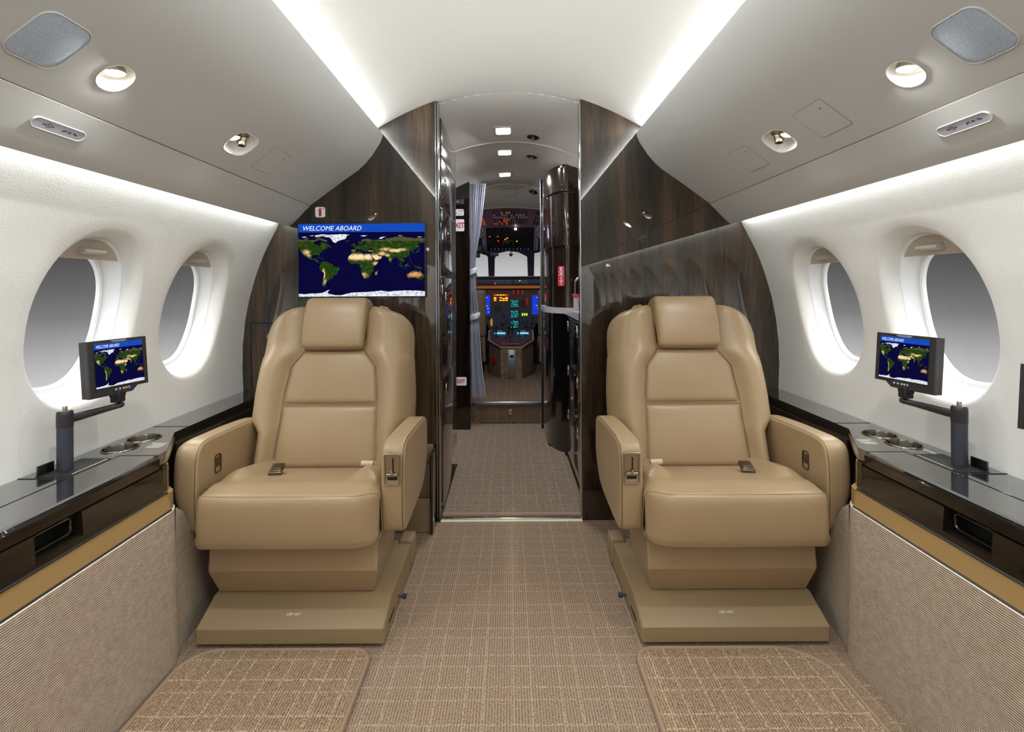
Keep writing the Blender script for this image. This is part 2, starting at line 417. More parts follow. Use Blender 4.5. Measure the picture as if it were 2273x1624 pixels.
# ================================================================== SETTING
YB = 2.234                                      # aft face of the forward bulkhead
YA = -2.6                                       # aft end of the cabin
def struct(name, bm, mat, **k): return build(name, bm, mat, kind='structure', **k)
WALL = [(1.035,1.35),(1.040,1.342),(1.075,1.28),(1.094,1.24),(1.121,1.183),(1.137,1.142),(1.152,1.093),(1.165,1.048),(1.179,1.0),(1.196,.91),(1.206,.846),(1.210,.76),(1.211,.715),(1.207,.591),(1.19,.4),(1.15,.2),(1.10,0)]
def wall_x(z):
    if z >= WALL[0][1]: return WALL[0][0]
    for (x0, z0), (x1, z1) in zip(WALL, WALL[1:]):
        if z1 <= z <= z0: return x0 + (x1-x0)*(z0-z)/(z0-z1)
    return WALL[-1][0]
def wall_xs(z):                                 # smoothed
    return (wall_x(z-.03)+2*wall_x(z)+wall_x(z+.03))/4
# ---- floor
bm = BM(); add_box(bm, (-1.12, YA, -.06), (1.12, 3.76, 0)); struct('floor', bm, M['carpet'], flat=True)
# ---- side walls with flared window openings
WIN_Y = [1.86 - .47*k for k in range(9)]
WZ, WA, WB = .967, .165, .231
def win_ring(s, yc, rho, depth, n=72):
    """superellipse ring of the window opening at a given size and depth behind the wall"""
    out = []
    for k in range(n):
        a = 2*pi*k/n; c, q = cos(a), sin(a); e = 2.25
        y = yc + WA*rho*math.copysign(abs(c)**(2/e), c); z = WZ + WB*rho*math.copysign(abs(q)**(2/e), q)
        out.append((s*(wall_xs(z)+depth), y, z))
    return out
def make_wall(s):
    bm = BM()
    z0, z1 = .625, 1.30
    for yc in WIN_Y:
        n = 72; hw = .235
        base = win_ring(s, yc, 1.0, 0, n)
        rect = []
        for p in base:                          # push each ring point out to the cell border
            dy, dz = p[1]-yc, p[2]-WZ
            t = 1e9
            if dy > 1e-9: t = min(t, hw/dy)
            if dy < -1e-9: t = min(t, -hw/dy)
            if dz > 1e-9: t = min(t, (z1-WZ)/dz)
            if dz < -1e-9: t = min(t, (z0-WZ)/dz)
            rect.append([yc+dy*t, WZ+dz*t])
        for cy_, cz_ in ((yc-hw, z0), (yc+hw, z0), (yc-hw, z1), (yc+hw, z1)):   # snap the nearest point to each corner
            i = min(range(n), key=lambda j: (rect[j][0]-cy_)**2+(rect[j][1]-cz_)**2); rect[i] = [cy_, cz_]
        if yc == WIN_Y[0]: edge_z = sorted({round(z, 5) for y, z in rect if abs(y-yc-hw) < 1e-4})
        outer = win_ring(s, yc, 1.10, 0, n)
        rings = [[(s*wall_xs(z), y, z) for y, z in rect]]
        for f in (.34, .67):
            rings.append([(s*wall_xs(r[1]+(o[2]-r[1])*f), r[0]+(o[1]-r[0])*f, r[1]+(o[2]-r[1])*f) for r, o in zip(rect, outer)])
        rings += [outer] + [win_ring(s, yc, r, d, n) for r, d in ((1.075,.002),(1.05,.006),(1.03,.012),(1.01,.021),(.997,.034),(.99,.050))]
        add_loft(bm, rings)
    ys = [YA] + [WIN_Y[-1]-.235] if WIN_Y[-1]-.235 > YA else [WIN_Y[-1]-.235]
    yl = sorted(set([round(y, 4) for yc in WIN_Y for y in (yc-.235, yc+.235)]))
    zs_low = [0, .2, .4, .5, .591, .625]; zs_up = [1.30, 1.32, 1.342, 1.36]
    def grid(ylist, zlist):
        vs = [[bm.verts.new((s*wall_xs(z), y, z)) for z in zlist] for y in ylist]
        for i in range(len(ylist)-1):
            for j in range(len(zlist)-1): bm.faces.new((vs[i][j], vs[i+1][j], vs[i+1][j+1], vs[i][j+1]))
    grid(yl, zs_low); grid(yl, zs_up)
    zz = [0,.2,.4,.5,.591]+edge_z+[1.32,1.342,1.36]
    grid([yl[-1], YB], zz)
    # wall carries on up behind the overhead panel
    vs = [[bm.verts.new((s*x, y, z)) for x, z in ((wall_xs(1.36),1.36),(1.03,1.40),(1.01,1.46),(.97,1.52))] for y in (yl[0], YB)]
    for j in range(3): bm.faces.new((vs[0][j], vs[1][j], vs[1][j+1], vs[0][j+1]))
    bmesh.ops.remove_doubles(bm, verts=bm.verts, dist=.0004)
    o = build('wall_left' if s < 0 else 'wall_right', bm, M['sidewall'], kind='structure', angle=60)
    return o
for s in (-1, 1): make_wall(s)
# ---- windows: white reveal, shade with pull, pane
num = 0
for s in (-1, 1):
    for yc in WIN_Y:
        num += 1
        bm = BM()
        add_loft(bm, [win_ring(s, yc, r, d) for r, d in ((1.0,.0495),(.982,.0505),(.975,.053),(.965,.062),(.90,.088),(.885,.0915),(.878,.0905),(.868,.0925),(.855,.0925),(.846,.0905),(.838,.0935),(.828,.0935),(.82,.097),(.815,.105))])
        w = build('window_%d' % num, bm, M['white_plastic'], kind='structure', angle=50)
        ring = win_ring(s, yc, .83, .100); bm = BM(); add_poly(bm, ring); build('pane', bm, M['glass'], w, flat=True)
        zs = 1.136                              # lower edge of the shade
        bm = BM()
        top = sorted([p for p in win_ring(s, yc, .975, .056, 144) if p[2] >= zs-.002], key=lambda p: p[1])
        add_loft(bm, [[(p[0]+s*d, p[1], zs) for p in top] + [(p[0]+s*d, p[1], p[2]) for p in reversed(top)] for d in (0, .005)], True, False, False)
        f = [[bm.verts.new((s*(wall_xs(zs+(p[2]-zs)*t)+.056), p[1], zs+(p[2]-zs)*t)) for t in (0, .33, .66, 1)] for p in top]
        for i in range(len(top)-1):
            for j in range(3): bm.faces.new((f[i][j], f[i+1][j], f[i+1][j+1], f[i][j+1]))
        sh = build('shade', bm, M['shade'], w, angle=30)
        if yc > .8:
            bm = BM(); x = wall_xs(1.158)+.056
            add_prism(bm, [(s*(x+.002), 1.170), (s*(x-.021), 1.163), (s*(x-.024), 1.160), (s*(x-.024), 1.154), (s*(x-.021), 1.152), (s*(x+.002), 1.150)], 'y', yc-.035, yc+.035)
            build('shade_pull', bm, M['shade'], sh, flat=True)
# ---- ceiling: vaulted headliner, closed behind the overhead panels
def arc(x, zc=1.950, k=.505): return zc - k*x*x
def vault(bm, y0, y1, zc0, zc1, k0, k1, half, n=28, sub=1, tail=()):
    rows = []
    for i in range(sub+1):
        t = i/sub; y = y0+(y1-y0)*t; zc = zc0+(zc1-zc0)*t; k = k0+(k1-k0)*t
        row = [(-x, y, z) for x, z in reversed(tail)]
        row += [(x, y, arc(x, zc, k)) for x in [-half+2*half*j/n for j in range(n+1)]]
        row += [(x, y, z) for x, z in tail]
        rows.append(row)
    add_loft(bm, rows, closed=False)
bm = BM()
vault(bm, YA, YB+.05, 1.950, 1.950, .505, .505, .70, tail=((.80,1.645),(.95,1.56),(1.02,1.46)))
vault(bm, YB+.05, 2.90, 1.950, 1.905, .505, .56, .80, sub=4)
struct('ceiling', bm, M['headliner'], angle=60)
bm = BM()
vault(bm, 2.903, 3.90, 1.905, 1.868, .56, .74, .80, sub=4)
vault(bm, 3.90, 4.30, 1.865, 1.748, .74, .25, .80, sub=4)
struct('ceiling_forward', bm, M['headliner'], angle=60)
bm = BM(); add_tube(bm, [(x, 2.90, arc(x, 1.903, .56)) for x in [-.5+.05*i for i in range(21)]], .0035, 6); struct('trim_1', bm, M['seam_light'])
bm = BM(); add_tube(bm, [(x, 3.90, arc(x, 1.866, .74)+.001) for x in [-.6+.05*i for i in range(25)]], .0045, 6); struct('trim_2', bm, M['seam_light'])
bm = BM(); add_tube(bm, [(x, 4.30, arc(x, 1.746, .25)) for x in [-.7+.07*i for i in range(21)]], .007, 6); struct('trim_3', bm, M['cockpit_grey'])
# ---- aft end wall (behind the camera)
bm = BM(); add_box(bm, (-1.2, YA-.04, 0), (1.2, YA, 2.0)); struct('wall_aft', bm, M['sidewall'])
# ---- forward bulkheads, either side of the aisle
def bulkhead(s, xi, name):
    bm = BM()
    pts = [(s*xi, 0), (s*xi, arc(xi))] + [(s*x, arc(x)) for x in (.37,.42,.47,.52,.57,.62,.68)] + [(s*.80,1.64),(s*.95,1.55),(s*1.02,1.45),(s*1.04,1.342)]
    pts += [(s*wall_xs(z), z) for z in (1.28,1.2,1.1,1.0,.9,.8,.7,.6,.4,.2,0)]
    add_prism(bm, pts, 'y', YB, YB+.045)
    return build(name, bm, M['wood'], kind='structure', flat=True)
bulkhead(-1, .335, 'wall_front_left'); bulkhead(1, .319, 'wall_front_right')
# left jamb: black channel with two chrome beads that the pocket door runs in
bm = BM(); add_box(bm, (-.335, YB-.012, 0), (-.3185, YB+.05, 1.886), .003); j = struct('door_1', bm, M['black_gloss'])
for x, nm in ((-.3325, 'bead'), (-.3215, 'bead')):
    bm = BM(); add_tube(bm, [(x, YB-.0125, .02), (x, YB-.0125, 1.88)], .0022, 8); build(nm, bm, M['chrome'], j)
for z in (1.66, 1.52, 1.36, 1.02):
    bm = BM(); add_box(bm, (-.3195, YB+.052, z), (-.3115, YB+.07, z+.045), .002); build('hinge', bm, M['chrome'], j)
bm = BM(); add_box(bm, (.314, YB-.004, 0), (.3195, YB+.05, 1.892), .002); struct('trim_4', bm, M['chrome'])
# access door outline in the left bulkhead
bm = BM()
o = [(-1.178, 1.168-.37), (-1.178, .895), (-1.0, .895), (-1.0, .5775), (-1.165, .5775), (-1.178, .798)]
add_tube(bm, [(-1.172,YB-.0005,.895),(-1.168,YB-.0005,.60)], .0025, 6); add_tube(bm, [(-1.172,YB-.0005,.895),(-1.0,YB-.0005,.895)], .0025, 6)
struct('door_2', bm, M['black'])
# hairline joint across the right bulkhead
bm = BM(); add_tube(bm, [(.43, YB-.0002, 1.21), (.88, YB-.0002, 1.415)], .0012, 5); struct('trim_5', bm, M['black'])
for (x, z), w_ in (((-.374, 1.222), bpy.data.objects['wall_front_left']), ((.440, 1.145), bpy.data.objects['wall_front_right'])):
    bm = BM(); add_lathe(bm, [(.011,-.0001),(.011,-.004),(.008,-.007),(.003,-.008),(.001,-.008)], (x, YB, z), 'y', 20, cap1=True); build('latch_button', bm, M['chrome'], w_)
# ---- overhead panels
OV = [(.571,1.7435),(.5735,1.728),(.583,1.705),(.62,1.648),(.65,1.612),(.684,1.5805),(.73,1.548),(.78,1.513),(.8995,1.4245)]
OVL = [(.9005,1.4215),(.930,1.393),(.955,1.366),(.980,1.342),(.9955,1.331)]
def overhead(s):
    nm = 'left' if s < 0 else 'right'
    side = 'port' if s < 0 else 'starboard'
    t = thing('overhead_service_unit', 'long grey cream overhead service unit running above the %s windows' % nm, 'overhead unit', (s*.8, 0, 1.5), 'overhead service units along the cabin')
    bm = BM()
    back = [(.925,1.452),(.80,1.560),(.70,1.640),(.615,1.700),(.592,1.735),(.582,1.748),(.575,1.749)]
    add_prism(bm, [(s*x, z) for x, z in OV + back], 'y', YA, YB-.001)
    up = build('upper_panel', bm, M['valance'], t, world=True, angle=30)
    bm = BM()
    back = [(1.000,1.333),(1.000,1.338),(.985,1.362),(.935,1.412),(.910,1.436)]
    add_prism(bm, [(s*x, z) for x, z in OVL + back], 'y', YA, YB-.001)
    build('lower_panel', bm, M['valance'], t, world=True, angle=30)
    bm = BM(); add_tube(bm, [(s*.902, YA, 1.425), (s*.902, YB-.002, 1.425)], .0028, 6); build('joint', bm, M['groove'], t, world=True)
    return t, up
SLOPE = math.atan2(1.513-1.4245, .8995-.78)
def ov_frame(s, x, y, low=False):
    """frame lying on the overhead panel: local x along the cabin, y up the slope, z out of the panel"""
    if not low:
        n = Vector((-s*sin(SLOPE), 0, -cos(SLOPE))); z = 1.513 - (x-.78)*math.tan(SLOPE)
    else:
        a = math.atan2(1.393-1.342, .98-.93); n = Vector((-s*sin(a), 0, -cos(a))); z = 1.393-(x-.93)*math.tan(a)
    ey = Vector((-s*abs(n.z), 0, abs(n.x))); ex = ey.cross(n)
    m = Matrix((ex, ey, n)).transposed().to_4x4(); m.translation = Vector((s*x, y, z)); return m
OVH = {s: overhead(s) for s in (-1, 1)}
def hole(s, mat4, outline, depth=.05):
    bm = BM(); add_loft(bm, [[(x, y, .03) for x, y in outline], [(x, y, -depth) for x, y in outline]], True, True, True)
    for v in bm.verts: v.co = mat4 @ v.co
    up = OVH[s][1]
    for v in bm.verts: v.co = MW[OVH[s][0].name].inverted() @ v.co
    bmesh.ops.recalc_face_normals(bm, faces=bm.faces)
    me = bpy.data.meshes.new('cutter'); bm.to_mesh(me); bm.free()
    o = bpy.data.objects.new('cutter', me); COL.objects.link(o); o.matrix_world = MW[OVH[s][0].name]
    bpy.context.view_layer.update()
    cut(up, o)
SIDE = {-1: 'above the left windows', 1: 'above the right windows'}
# reading lights: polished bowl, tilted barrel and lit lens
for s in (-1, 1):
    m = ov_frame(s, .816, 1.024)
    ol = sell(.0355, .0345, 2.2, 48)
    hole(s, m, ol, .032)
    t = thing('reading_light', 'round white recessed reading light lit up beside the speaker grille ' + SIDE[s], 'light', group='round reading lights', mat4=m)
    bm = BM()
    add_loft(bm, [[(x*k, y*k, z) for x, y in ol] for k, z in ((1.03,.0008),(1.0,.0012),(.985,-.001),(.97,-.010),(.90,-.021),(.72,-.029),(.4,-.0312))], True, False, True)
    build('bowl', bm, M['bowl'], t, angle=50)
    bm = BM(); d = Matrix.Translation((s*-.004, .008, -.021)) @ Matrix.Rotation(radians(28), 4, 'X')
    add_lathe(bm, [(.012,-.008),(.0175,-.004),(.019,.004),(.0195,.009),(.018,.010)], (0,0,0), seg=28, cap0=True)
    for v in bm.verts: v.co = d @ v.co
    b = build('barrel', bm, M['nickel'], t)
    bm = BM(); add_lathe(bm, [(.018,.0085),(.001,.0092)], (0,0,0), seg=28, cap1=True)
    for v in bm.verts: v.co = d @ v.co
    build('lens', bm, M['lens'], b)
    p = m @ Vector((0, .002, -.004)); area('reading_lamp', p, (s*.05, -.25, -1), .03, .03, 3.6, (.97,.985,1), spread=180)
# gasper nests: rounded square well with air nozzle and a small lamp
for s in (-1, 1):
    m = ov_frame(s, .8135, 1.500)
    ol = sell(.058, .044, 3.0, 48)
    hole(s, m, ol, .036)
    t = thing('air_nozzle_nest', 'rounded square recess holding a silver air nozzle and small lit lamp ' + SIDE[s], 'air vent', group='air nozzle recesses', mat4=m)
    bm = BM()
    add_loft(bm, [[(x*k, y*k, z) for x, y in ol] for k, z in ((1.02,.0008),(1.0,.0014),(.97,.0005),(.93,-.006),(.86,-.018),(.78,-.029),(.6,-.0325))], True, False, True)
    build('well', bm, M['bowl'], t, angle=50)
    q = 1 if s < 0 else -1                      # local x runs forward on the left panel, aft on the right
    d = Matrix.Translation((q*.012, .012, -.026)) @ Matrix.Rotation(radians(35), 4, 'X') @ Matrix.Rotation(radians(q*-8), 4, 'Y')
    bm = BM(); add_lathe(bm, [(.020,-.006),(.0215,-.002),(.020,.002),(.0155,.006),(.0145,.016),(.0135,.018),(.0125,.030),(.0115,.031),(.0095,.031),(.009,.026)], (0,0,0), seg=28, cap1=True)
    for v in bm.verts: v.co = d @ v.co
    g = build('air_nozzle', bm, M['nickel'], t)
    bm = BM(); add_lathe(bm, [(.0092,.027),(.006,.0275),(.005,.030),(.001,.030)], (0,0,0), seg=20, cap1=True)
    for v in bm.verts: v.co = d @ v.co
    build('valve', bm, M['black'], g)
    d = Matrix.Translation((q*-.029, .004, -.019)) @ Matrix.Rotation(radians(18), 4, 'X')
    bm = BM(); add_lathe(bm, [(.011,-.006),(.0155,0),(.0165,.008),(.0155,.0095)], (0,0,0), seg=24, cap0=True)
    for v in bm.verts: v.co = d @ v.co
    h = build('lamp_barrel', bm, M['nickel'], t)
    bm = BM(); add_lathe(bm, [(.0152,.008),(.001,.0088)], (0,0,0), seg=24, cap1=True)
    for v in bm.verts: v.co = d @ v.co
    build('lamp_lens', bm, M['lens'], h)
    p = m @ Vector((q*-.029, .001, -.001)); area('nest_lamp', p, (-s*.30, -.05, -1), .02, .02, 1.4, (.97,.985,1), spread=150)
# speaker grilles
for s in (-1, 1):
    m = ov_frame(s, .813, .872)
    t = thing('speaker_grille', 'blue grey perforated speaker cover with rounded corners ' + SIDE[s], 'speaker', group='ceiling speakers', mat4=m)
    bm = BM(); ol = rrect(.096, .108, .024, 8)
    add_loft(bm, [[(x*k, y*k, z) for x, y in ol] for k, z in ((1.03,-.001),(1.03,.0018),(1.01,.003),(.995,.0025),(.99,.0005))])
    build('rim', bm, M['valance'], t)
    bm = BM(); add_plate(bm, [(x*.985, y*.985) for x, y in ol], -.001, .0022, .0015); build('mesh_cover', bm, M['grille'], t)
# sign plaques: no smoking and fasten seat belt symbols
for s in (-1, 1):
    m = ov_frame(s, .9385, 1.028, True)
    t = thing('sign_plaque', 'grey pill shaped plaque with no smoking and seat belt symbols ' + SIDE[s], 'sign', group='cabin sign plaques', mat4=m)
    bm = BM(); ol = rrect(.118, .0245, .0120, 8)
    add_loft(bm, [[(x*k, y*k, z) for x, y in ol] for k, z in ((1.03,-.001),(1.025,.0028),(1.0,.0036),(.985,.0032),(.98,.002))]); build('rim', bm, M['seam_light'], t)
    bm = BM(); add_plate(bm, [(x*.985, y*.96) for x, y in ol], -.001, .0024); build('face', bm, M['plaque'], t, flat=True)
    zz = .0027; bm = BM()
    def bar(bm, x0, y0, x1, y1, w):
        d = Vector((x1-x0, y1-y0, 0)).normalized(); n = Vector((-d.y, d.x, 0))*w/2
        a, b_ = Vector((x0,y0,zz)), Vector((x1,y1,zz)); bm.faces.new([bm.verts.new(p) for p in (a+n, a-n, b_-n, b_+n)])
    q = 1 if s < 0 else 1
    for sx, kind in ((-.024, 0), (.024, 1)):
        if kind == 0: bar(bm, sx-.0135, 0, sx-.006, 0, .0024); bar(bm, sx+.006, 0, sx+.0115, 0, .0024)
        else:
            bar(bm, sx-.017, -.002, sx-.010, .0012, .0032); bar(bm, sx-.0105, .0015, sx-.007, -.002, .001); bar(bm, sx-.0105, .0015, sx-.0065, .0026, .001)
            bar(bm, sx+.017, -.002, sx+.010, .0012, .0032); bar(bm, sx+.0105, .0015, sx+.007, -.002, .001); bar(bm, sx+.0105, .0015, sx+.0065, .0026, .001)
    build('symbols', bm, M['dark_gray'], t, flat=True)
    bm = BM(); add_lathe(bm, [(.0055,zz),(.0042,zz+.0001)], (-.024,0,0), seg=28); bar(bm, -.0275, .003, -.0205, -.003, .0012)
    build('prohibition_ring', bm, M['dark_red'], t, flat=True); bm = BM()
    bar(bm, .0245, 0, .0285, 0, .0015); zz += .0001; bm.faces.new([bm.verts.new(p) for p in ((.0185,0,zz),(.0245,.0034,zz),(.0245,-.0034,zz))])
    build('arrow_symbol', bm, M['dark_red'], t, flat=True)
# small access panels let into the overhead panel
def access(s, x, y, w, h, label):
    m = ov_frame(s, x, y); t = thing('access_panel', label, 'panel', group='access panels in the overhead', mat4=m)
    bm = BM(); ol = rrect(w, h, .008, 4)
    add_loft(bm, [[(a, b, -.001) for a, b in ol], [(a, b, .0003) for a, b in ol], [(a*.985, b*.985, .0012) for a, b in ol], [(a*.97, b*.97, .0012) for a, b in ol]], True, False, True)
    build('cover', bm, M['valance'], t, flat=True)
    bm = BM(); add_tube(bm, [(a*1.006, b*1.006, .0002) for a, b in ol], .0007, 5, closed=True); build('gap', bm, M['groove'], t)
    if w > .1 or s < 0:
        bm = BM(); add_lathe(bm, [(.003,.0014),(.001,.0016)], (w*.28, h*.28, 0), seg=12, cap1=True); build('latch_hole', bm, M['groove'], t)
access(-1, .816, 1.700, .122, .103, 'small flush rectangular panel beside the air nozzle above the left windows')
access(1, .816, 1.699, .122, .103, 'small flush rectangular panel between air nozzle and wood bulkhead on the right')
access(1, .815, 1.300, .121, .104, 'flush rectangular panel between the air nozzle and reading light on the right')
# ---- door sill and hall floor
bm = BM(); add_box(bm, (-.318, YB+.0, .0005), (.318, YB+.028, .012), .003); struct('trim_6', bm, M['chrome'])
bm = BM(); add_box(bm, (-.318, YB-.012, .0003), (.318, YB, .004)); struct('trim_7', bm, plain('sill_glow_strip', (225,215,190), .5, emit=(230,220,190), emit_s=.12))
t = thing('hall_runner', 'taupe plaid carpet runner in the hall beyond the doorway', 'carpet', (0, 3.0, 0))
out = [(-.312,YB+.03),(.335,YB+.03),(.335,3.05),(.34,3.10),(.245,3.24),(.235,3.755),(-.40,3.755),(-.42,3.6),(-.42,2.93),(-.312,2.90)]
bm = BM(); add_prism(bm, out, 'z', .0005, .020); build('pile', bm, M['carpet_hall'], t, world=True, flat=True)
bm = BM(); add_tube(bm, [(-.312, YB+.034, .012), (.335, YB+.034, .012)], .010, 10); build('bound_edge', bm, M['binding'], t, world=True)
# ---- hall walls, outer skins and step
def shell_box(name, lo, hi, mat): 
    bm = BM(); add_box(bm, lo, hi); return struct(name, bm, mat, flat=True)
shell_box('wall_hall_left', (-1.12, YB+.05, 0), (-1.10, 6.2, 2.0), M['cockpit_dark'])
shell_box('wall_hall_right', (1.10, YB+.05, 0), (1.12, 6.2, 2.0), M['cockpit_dark'])
shell_box('ceiling_cockpit', (-1.1, 4.31, 1.80), (1.1, 6.2, 1.84), M['cockpit_dark'])
shell_box('floor_cockpit', (-1.1, 3.76, -.05), (1.1, 6.2, .178), M['carpet_dark'])
shell_box('wall_hall_front_left', (-1.10, 3.60, 0), (-.291, 3.64, 1.86), M['ebony'])
shell_box('wall_hall_front_right', (.236, 3.66, 0), (1.10, 3.70, 1.86), M['ebony'])
bm = BM(); add_box(bm, (-.291, 3.735, .166), (.236, 3.765, .190), .006); struct('trim_8', bm, M['aluminium'])
# post at the right of the cockpit opening
bm = BM(); add_box(bm, (.226, 3.62, .02), (.2365, 3.66, 1.84), .002); struct('trim_9', bm, M['black_gloss'])
bm = BM(); add_tube(bm, [(.2255, 3.619, .03), (.2255, 3.619, 1.84)], .0022, 6); struct('trim_10', bm, M['aluminium'])
# hatch in the face of the step
t = thing('step_hatch', 'carpeted rounded hatch in the face of the cockpit step', 'hatch', (0, 3.76, .1))
bm = BM(); ol = rrect(.452, .125, .03, 6, .0, .098)
add_tube(bm, [(x-.006, 3.757, z) for x, z in ol], .004, 6, closed=True); build('bound_edge', bm, M['binding'], t, world=True)
bm = BM(); add_prism(bm, [(x-.006, z) for x, z in ol], 'y', 3.7535, 3.76); build('cover', bm, M['carpet_dark'], t, world=True, flat=True)
bm = BM(); add_box(bm, (-.014, 3.748, .082), (.012, 3.754, .128), .003); add_box(bm, (-.011, 3.745, .090), (.009, 3.750, .096), .001); build('latch', bm, M['nickel'], t, world=True)
# ================================================================== SEATS
def pillow(bm, prof, x0, x1, r0, r1, n=9, mid=6, warp=None):
    """closed (y,z) outline swept across x with rounded ends; warp(x,y,z) may move points"""
    N = len(prof); c = (sum(p[0] for p in prof)/N, sum(p[1] for p in prof)/N)
    area2 = sum(prof[i][0]*prof[(i+1)%N][1]-prof[(i+1)%N][0]*prof[i][1] for i in range(N))
    sg = 1 if area2 > 0 else -1
    nor = []
    for i in range(N):
        d = Vector((prof[(i+1)%N][0]-prof[i-1][0], prof[(i+1)%N][1]-prof[i-1][1])).normalized()
        nor.append(Vector((d.y, -d.x))*sg)
    rings = []
    def ring(x, ins):
        out = []
        for p, q in zip(prof, nor):
            v = Vector((x, p[0]-q.x*ins, p[1]-q.y*ins)); out.append(Vector(warp(*v)) if warp else v)
        rings.append(out)
    for k in range(n+1):
        a = pi/2*k/n; ring(x0 + r0*(1-cos(a)) if False else x0 + r0*(1-sin(a)), r0*(1-cos(a))) if False else ring(x0 + r0*(1-sin(a)), r0*(1-cos(pi/2-a)) if False else r0*(1-cos(pi/2*(1-k/n))))  if False else None
    for k in range(n+1):
        a = pi/2*k/n; ring(x0 + r0*(1-cos(a)), r0*(1-sin(a)))
    for k in range(1, mid): ring(x0+r0 + (x1-r1-x0-r0)*k/mid, 0)
    for k in range(n, -1, -1):
        a = pi/2*k/n; ring(x1 - r1*(1-cos(a)), r1*(1-sin(a)))
    add_loft(bm, rings, True, True, True)
def smooth_closed(pts, sub=4):
    """Catmull-Rom through a closed outline"""
    out = []; n = len(pts)
    for i in range(n):
        p0, p1, p2, p3 = (Vector(pts[(i+k-1) % n]) for k in range(4))
        for j in range(sub):
            t = j/sub
            out.append(tuple(.5*((2*p1)+(-p0+p2)*t+(2*p0-5*p1+4*p2-p3)*t*t+(-p0+3*p1-3*p2+p3)*t**3)))
    return out
def sstep(x, a, b):
    t = max(0, min(1, (x-a)/(b-a))); return t*t*(3-2*t)
TD, ND = (.2813, .9597), (-.9597, .2813)
def bk(x, t, d): return Vector((x, .36+TD[0]*t+ND[0]*d, .40+TD[1]*t+ND[1]*d))
def back_w(t, narrow=True):
    lo = .258 if narrow else .284
    w = lo + (.293-lo)*sstep(t, .115, .165) - .011*sstep(t, .25, .48)
    if t > .40: w = .282*(max(0, 1-((t-.40)/.2075)**4.2))**(1/4.2)
    return w
def panel_w(t): return .190 - .010*sstep(t, 0, .22) - .014*sstep(t, .22, .37) - .047*sstep(t, .35, .43)
def seat(s, label, italic, tx):
    a = -s
    root = thing('cabin_seat', label, 'seat', (s*.686, 1.446, 0), 'club seats facing aft')
    P = lambda name, bm, mat='leather', par=root, **k: build(name, bm, M[mat], par, **k)
    # --- floor plinth
    bm = BM()
    prof = [(0,.014),(0,.056),(.004,.060),(.092,.099),(.10,.102),(.42,.102),(.45,.088),(.465,.06),(.465,.014)]
    rings = []
    for x, ins in ((-.276,.004),(-.272,0),(.272,0),(.276,.004)):
        rings.append([(x+a*.034, y+ins*(1 if y < .05 else 0), z-ins*(1 if z > .05 else 0)) for y, z in prof])
    add_loft(bm, rings, True, True, True); pl = P('plinth', bm, 'leather_dark', angle=25)
    bm = BM(); add_box(bm, (min(a*.265, a*.317), .395, .02), (max(a*.265, a*.317), .472, .113), .007); P('track_cover', bm, 'leather_dark')
    bm = BM(); add_lathe(bm, [(.004,-.004),(.004,.012),(.0085,.013),(.0085,.024),(.006,.026)], (a*.310, .19, .034), 'x', 16, True, True)
    if a < 0:
        for v in bm.verts: v.co.x = 2*a*.310 - v.co.x
    P('release_knob', bm, 'post')
    bm = BM(); add_box(bm, (a*.3085-.0025, .06, .030), (a*.3085+.0025, .13, .040), .002); P('lever_slot', bm, 'black')
    for sx in (-1, 1):
        bm = BM(); add_box(bm, (a*.034+sx*.225-.025, .02, .0), (a*.034+sx*.225+.025, .07, .016), .004); P('foot', bm, 'post')
    ang = math.atan2(.045, .10)
    m = Matrix.Translation((tx, .030, .0710)) @ Matrix.Rotation(ang, 4, 'X')
    m = Matrix.Translation((tx, .0345, .0744)) @ Matrix.Rotation(ang, 4, 'X')
    lettering('LIFE VEST', .0106, m, M['ink_white'], root, align='CENTER', shear=.25 if italic else 0, extrude=.0006)
    # --- pedestal skirt
    bm = BM()
    prof = [(.108,.103),(.103,.106),(.060,.185),(.056,.195),(.070,.31),(.36,.31),(.36,.103)]
    rings = []
    for x, k in ((-.2565,1),(-.251,0),(.251,0),(.2565,1)):
        rings.append([(a*.009+(x*(1-.055*max(0,(.185-z)/.08)) if z < .185 else a*.009+x), y+.004*k, z) for y, z in prof])
    add_loft(bm, rings, True, True, True); P('pedestal_skirt', bm, 'leather', angle=20)
    bm = BM()
    for dx in (.2515, .2475):
        add_tube(bm, [(a*(.011+dx*.945), .1060, .106), (a*(.011+dx), .0595, .188), (a*(.011+dx), .0685, .30)], .0010, 5)
    P('skirt_seam', bm, 'stitch')
    # --- cushion
    prof = smooth_closed([(.43,.378),(.36,.398),(.28,.416),(.20,.431),(.12,.444),(.06,.451),(.02,.452),(-.006,.448),(-.017,.437),(-.023,.412),(-.026,.37),(-.025,.332),(-.019,.306),(-.002,.297),(.12,.294),(.43,.30)], 3)
    def warp(x, y, z):
        if z > .36 and y > -.004:
            side = sstep(abs(x), .150, .195) - sstep(abs(x), .205, .262)*.9
            z += .030*side*sstep(y, .10, .15) + .006*math.exp(-((y-.07)/.035)**2)
        if y < .05: y += -.004*cos(x/.27*pi/2) + .030*sstep(a*x, .195, .272)*(1-sstep(y, .0, .06)) + .006*sstep(-a*x, .235, .27)
        x = x*(1-.015*sstep(y, .1, .3)) + a*(.027 - .020*sstep(y, .03, .20))
        if z < .33: x *= 1.015
        return (x, y, z)
    bm = BM(); x0r, x1r = (.032, .026) if a < 0 else (.026, .032)
    pillow(bm, prof, -.264, .264, x0r, x1r, n=7, mid=26, warp=warp); P('seat_cushion', bm, angle=60)
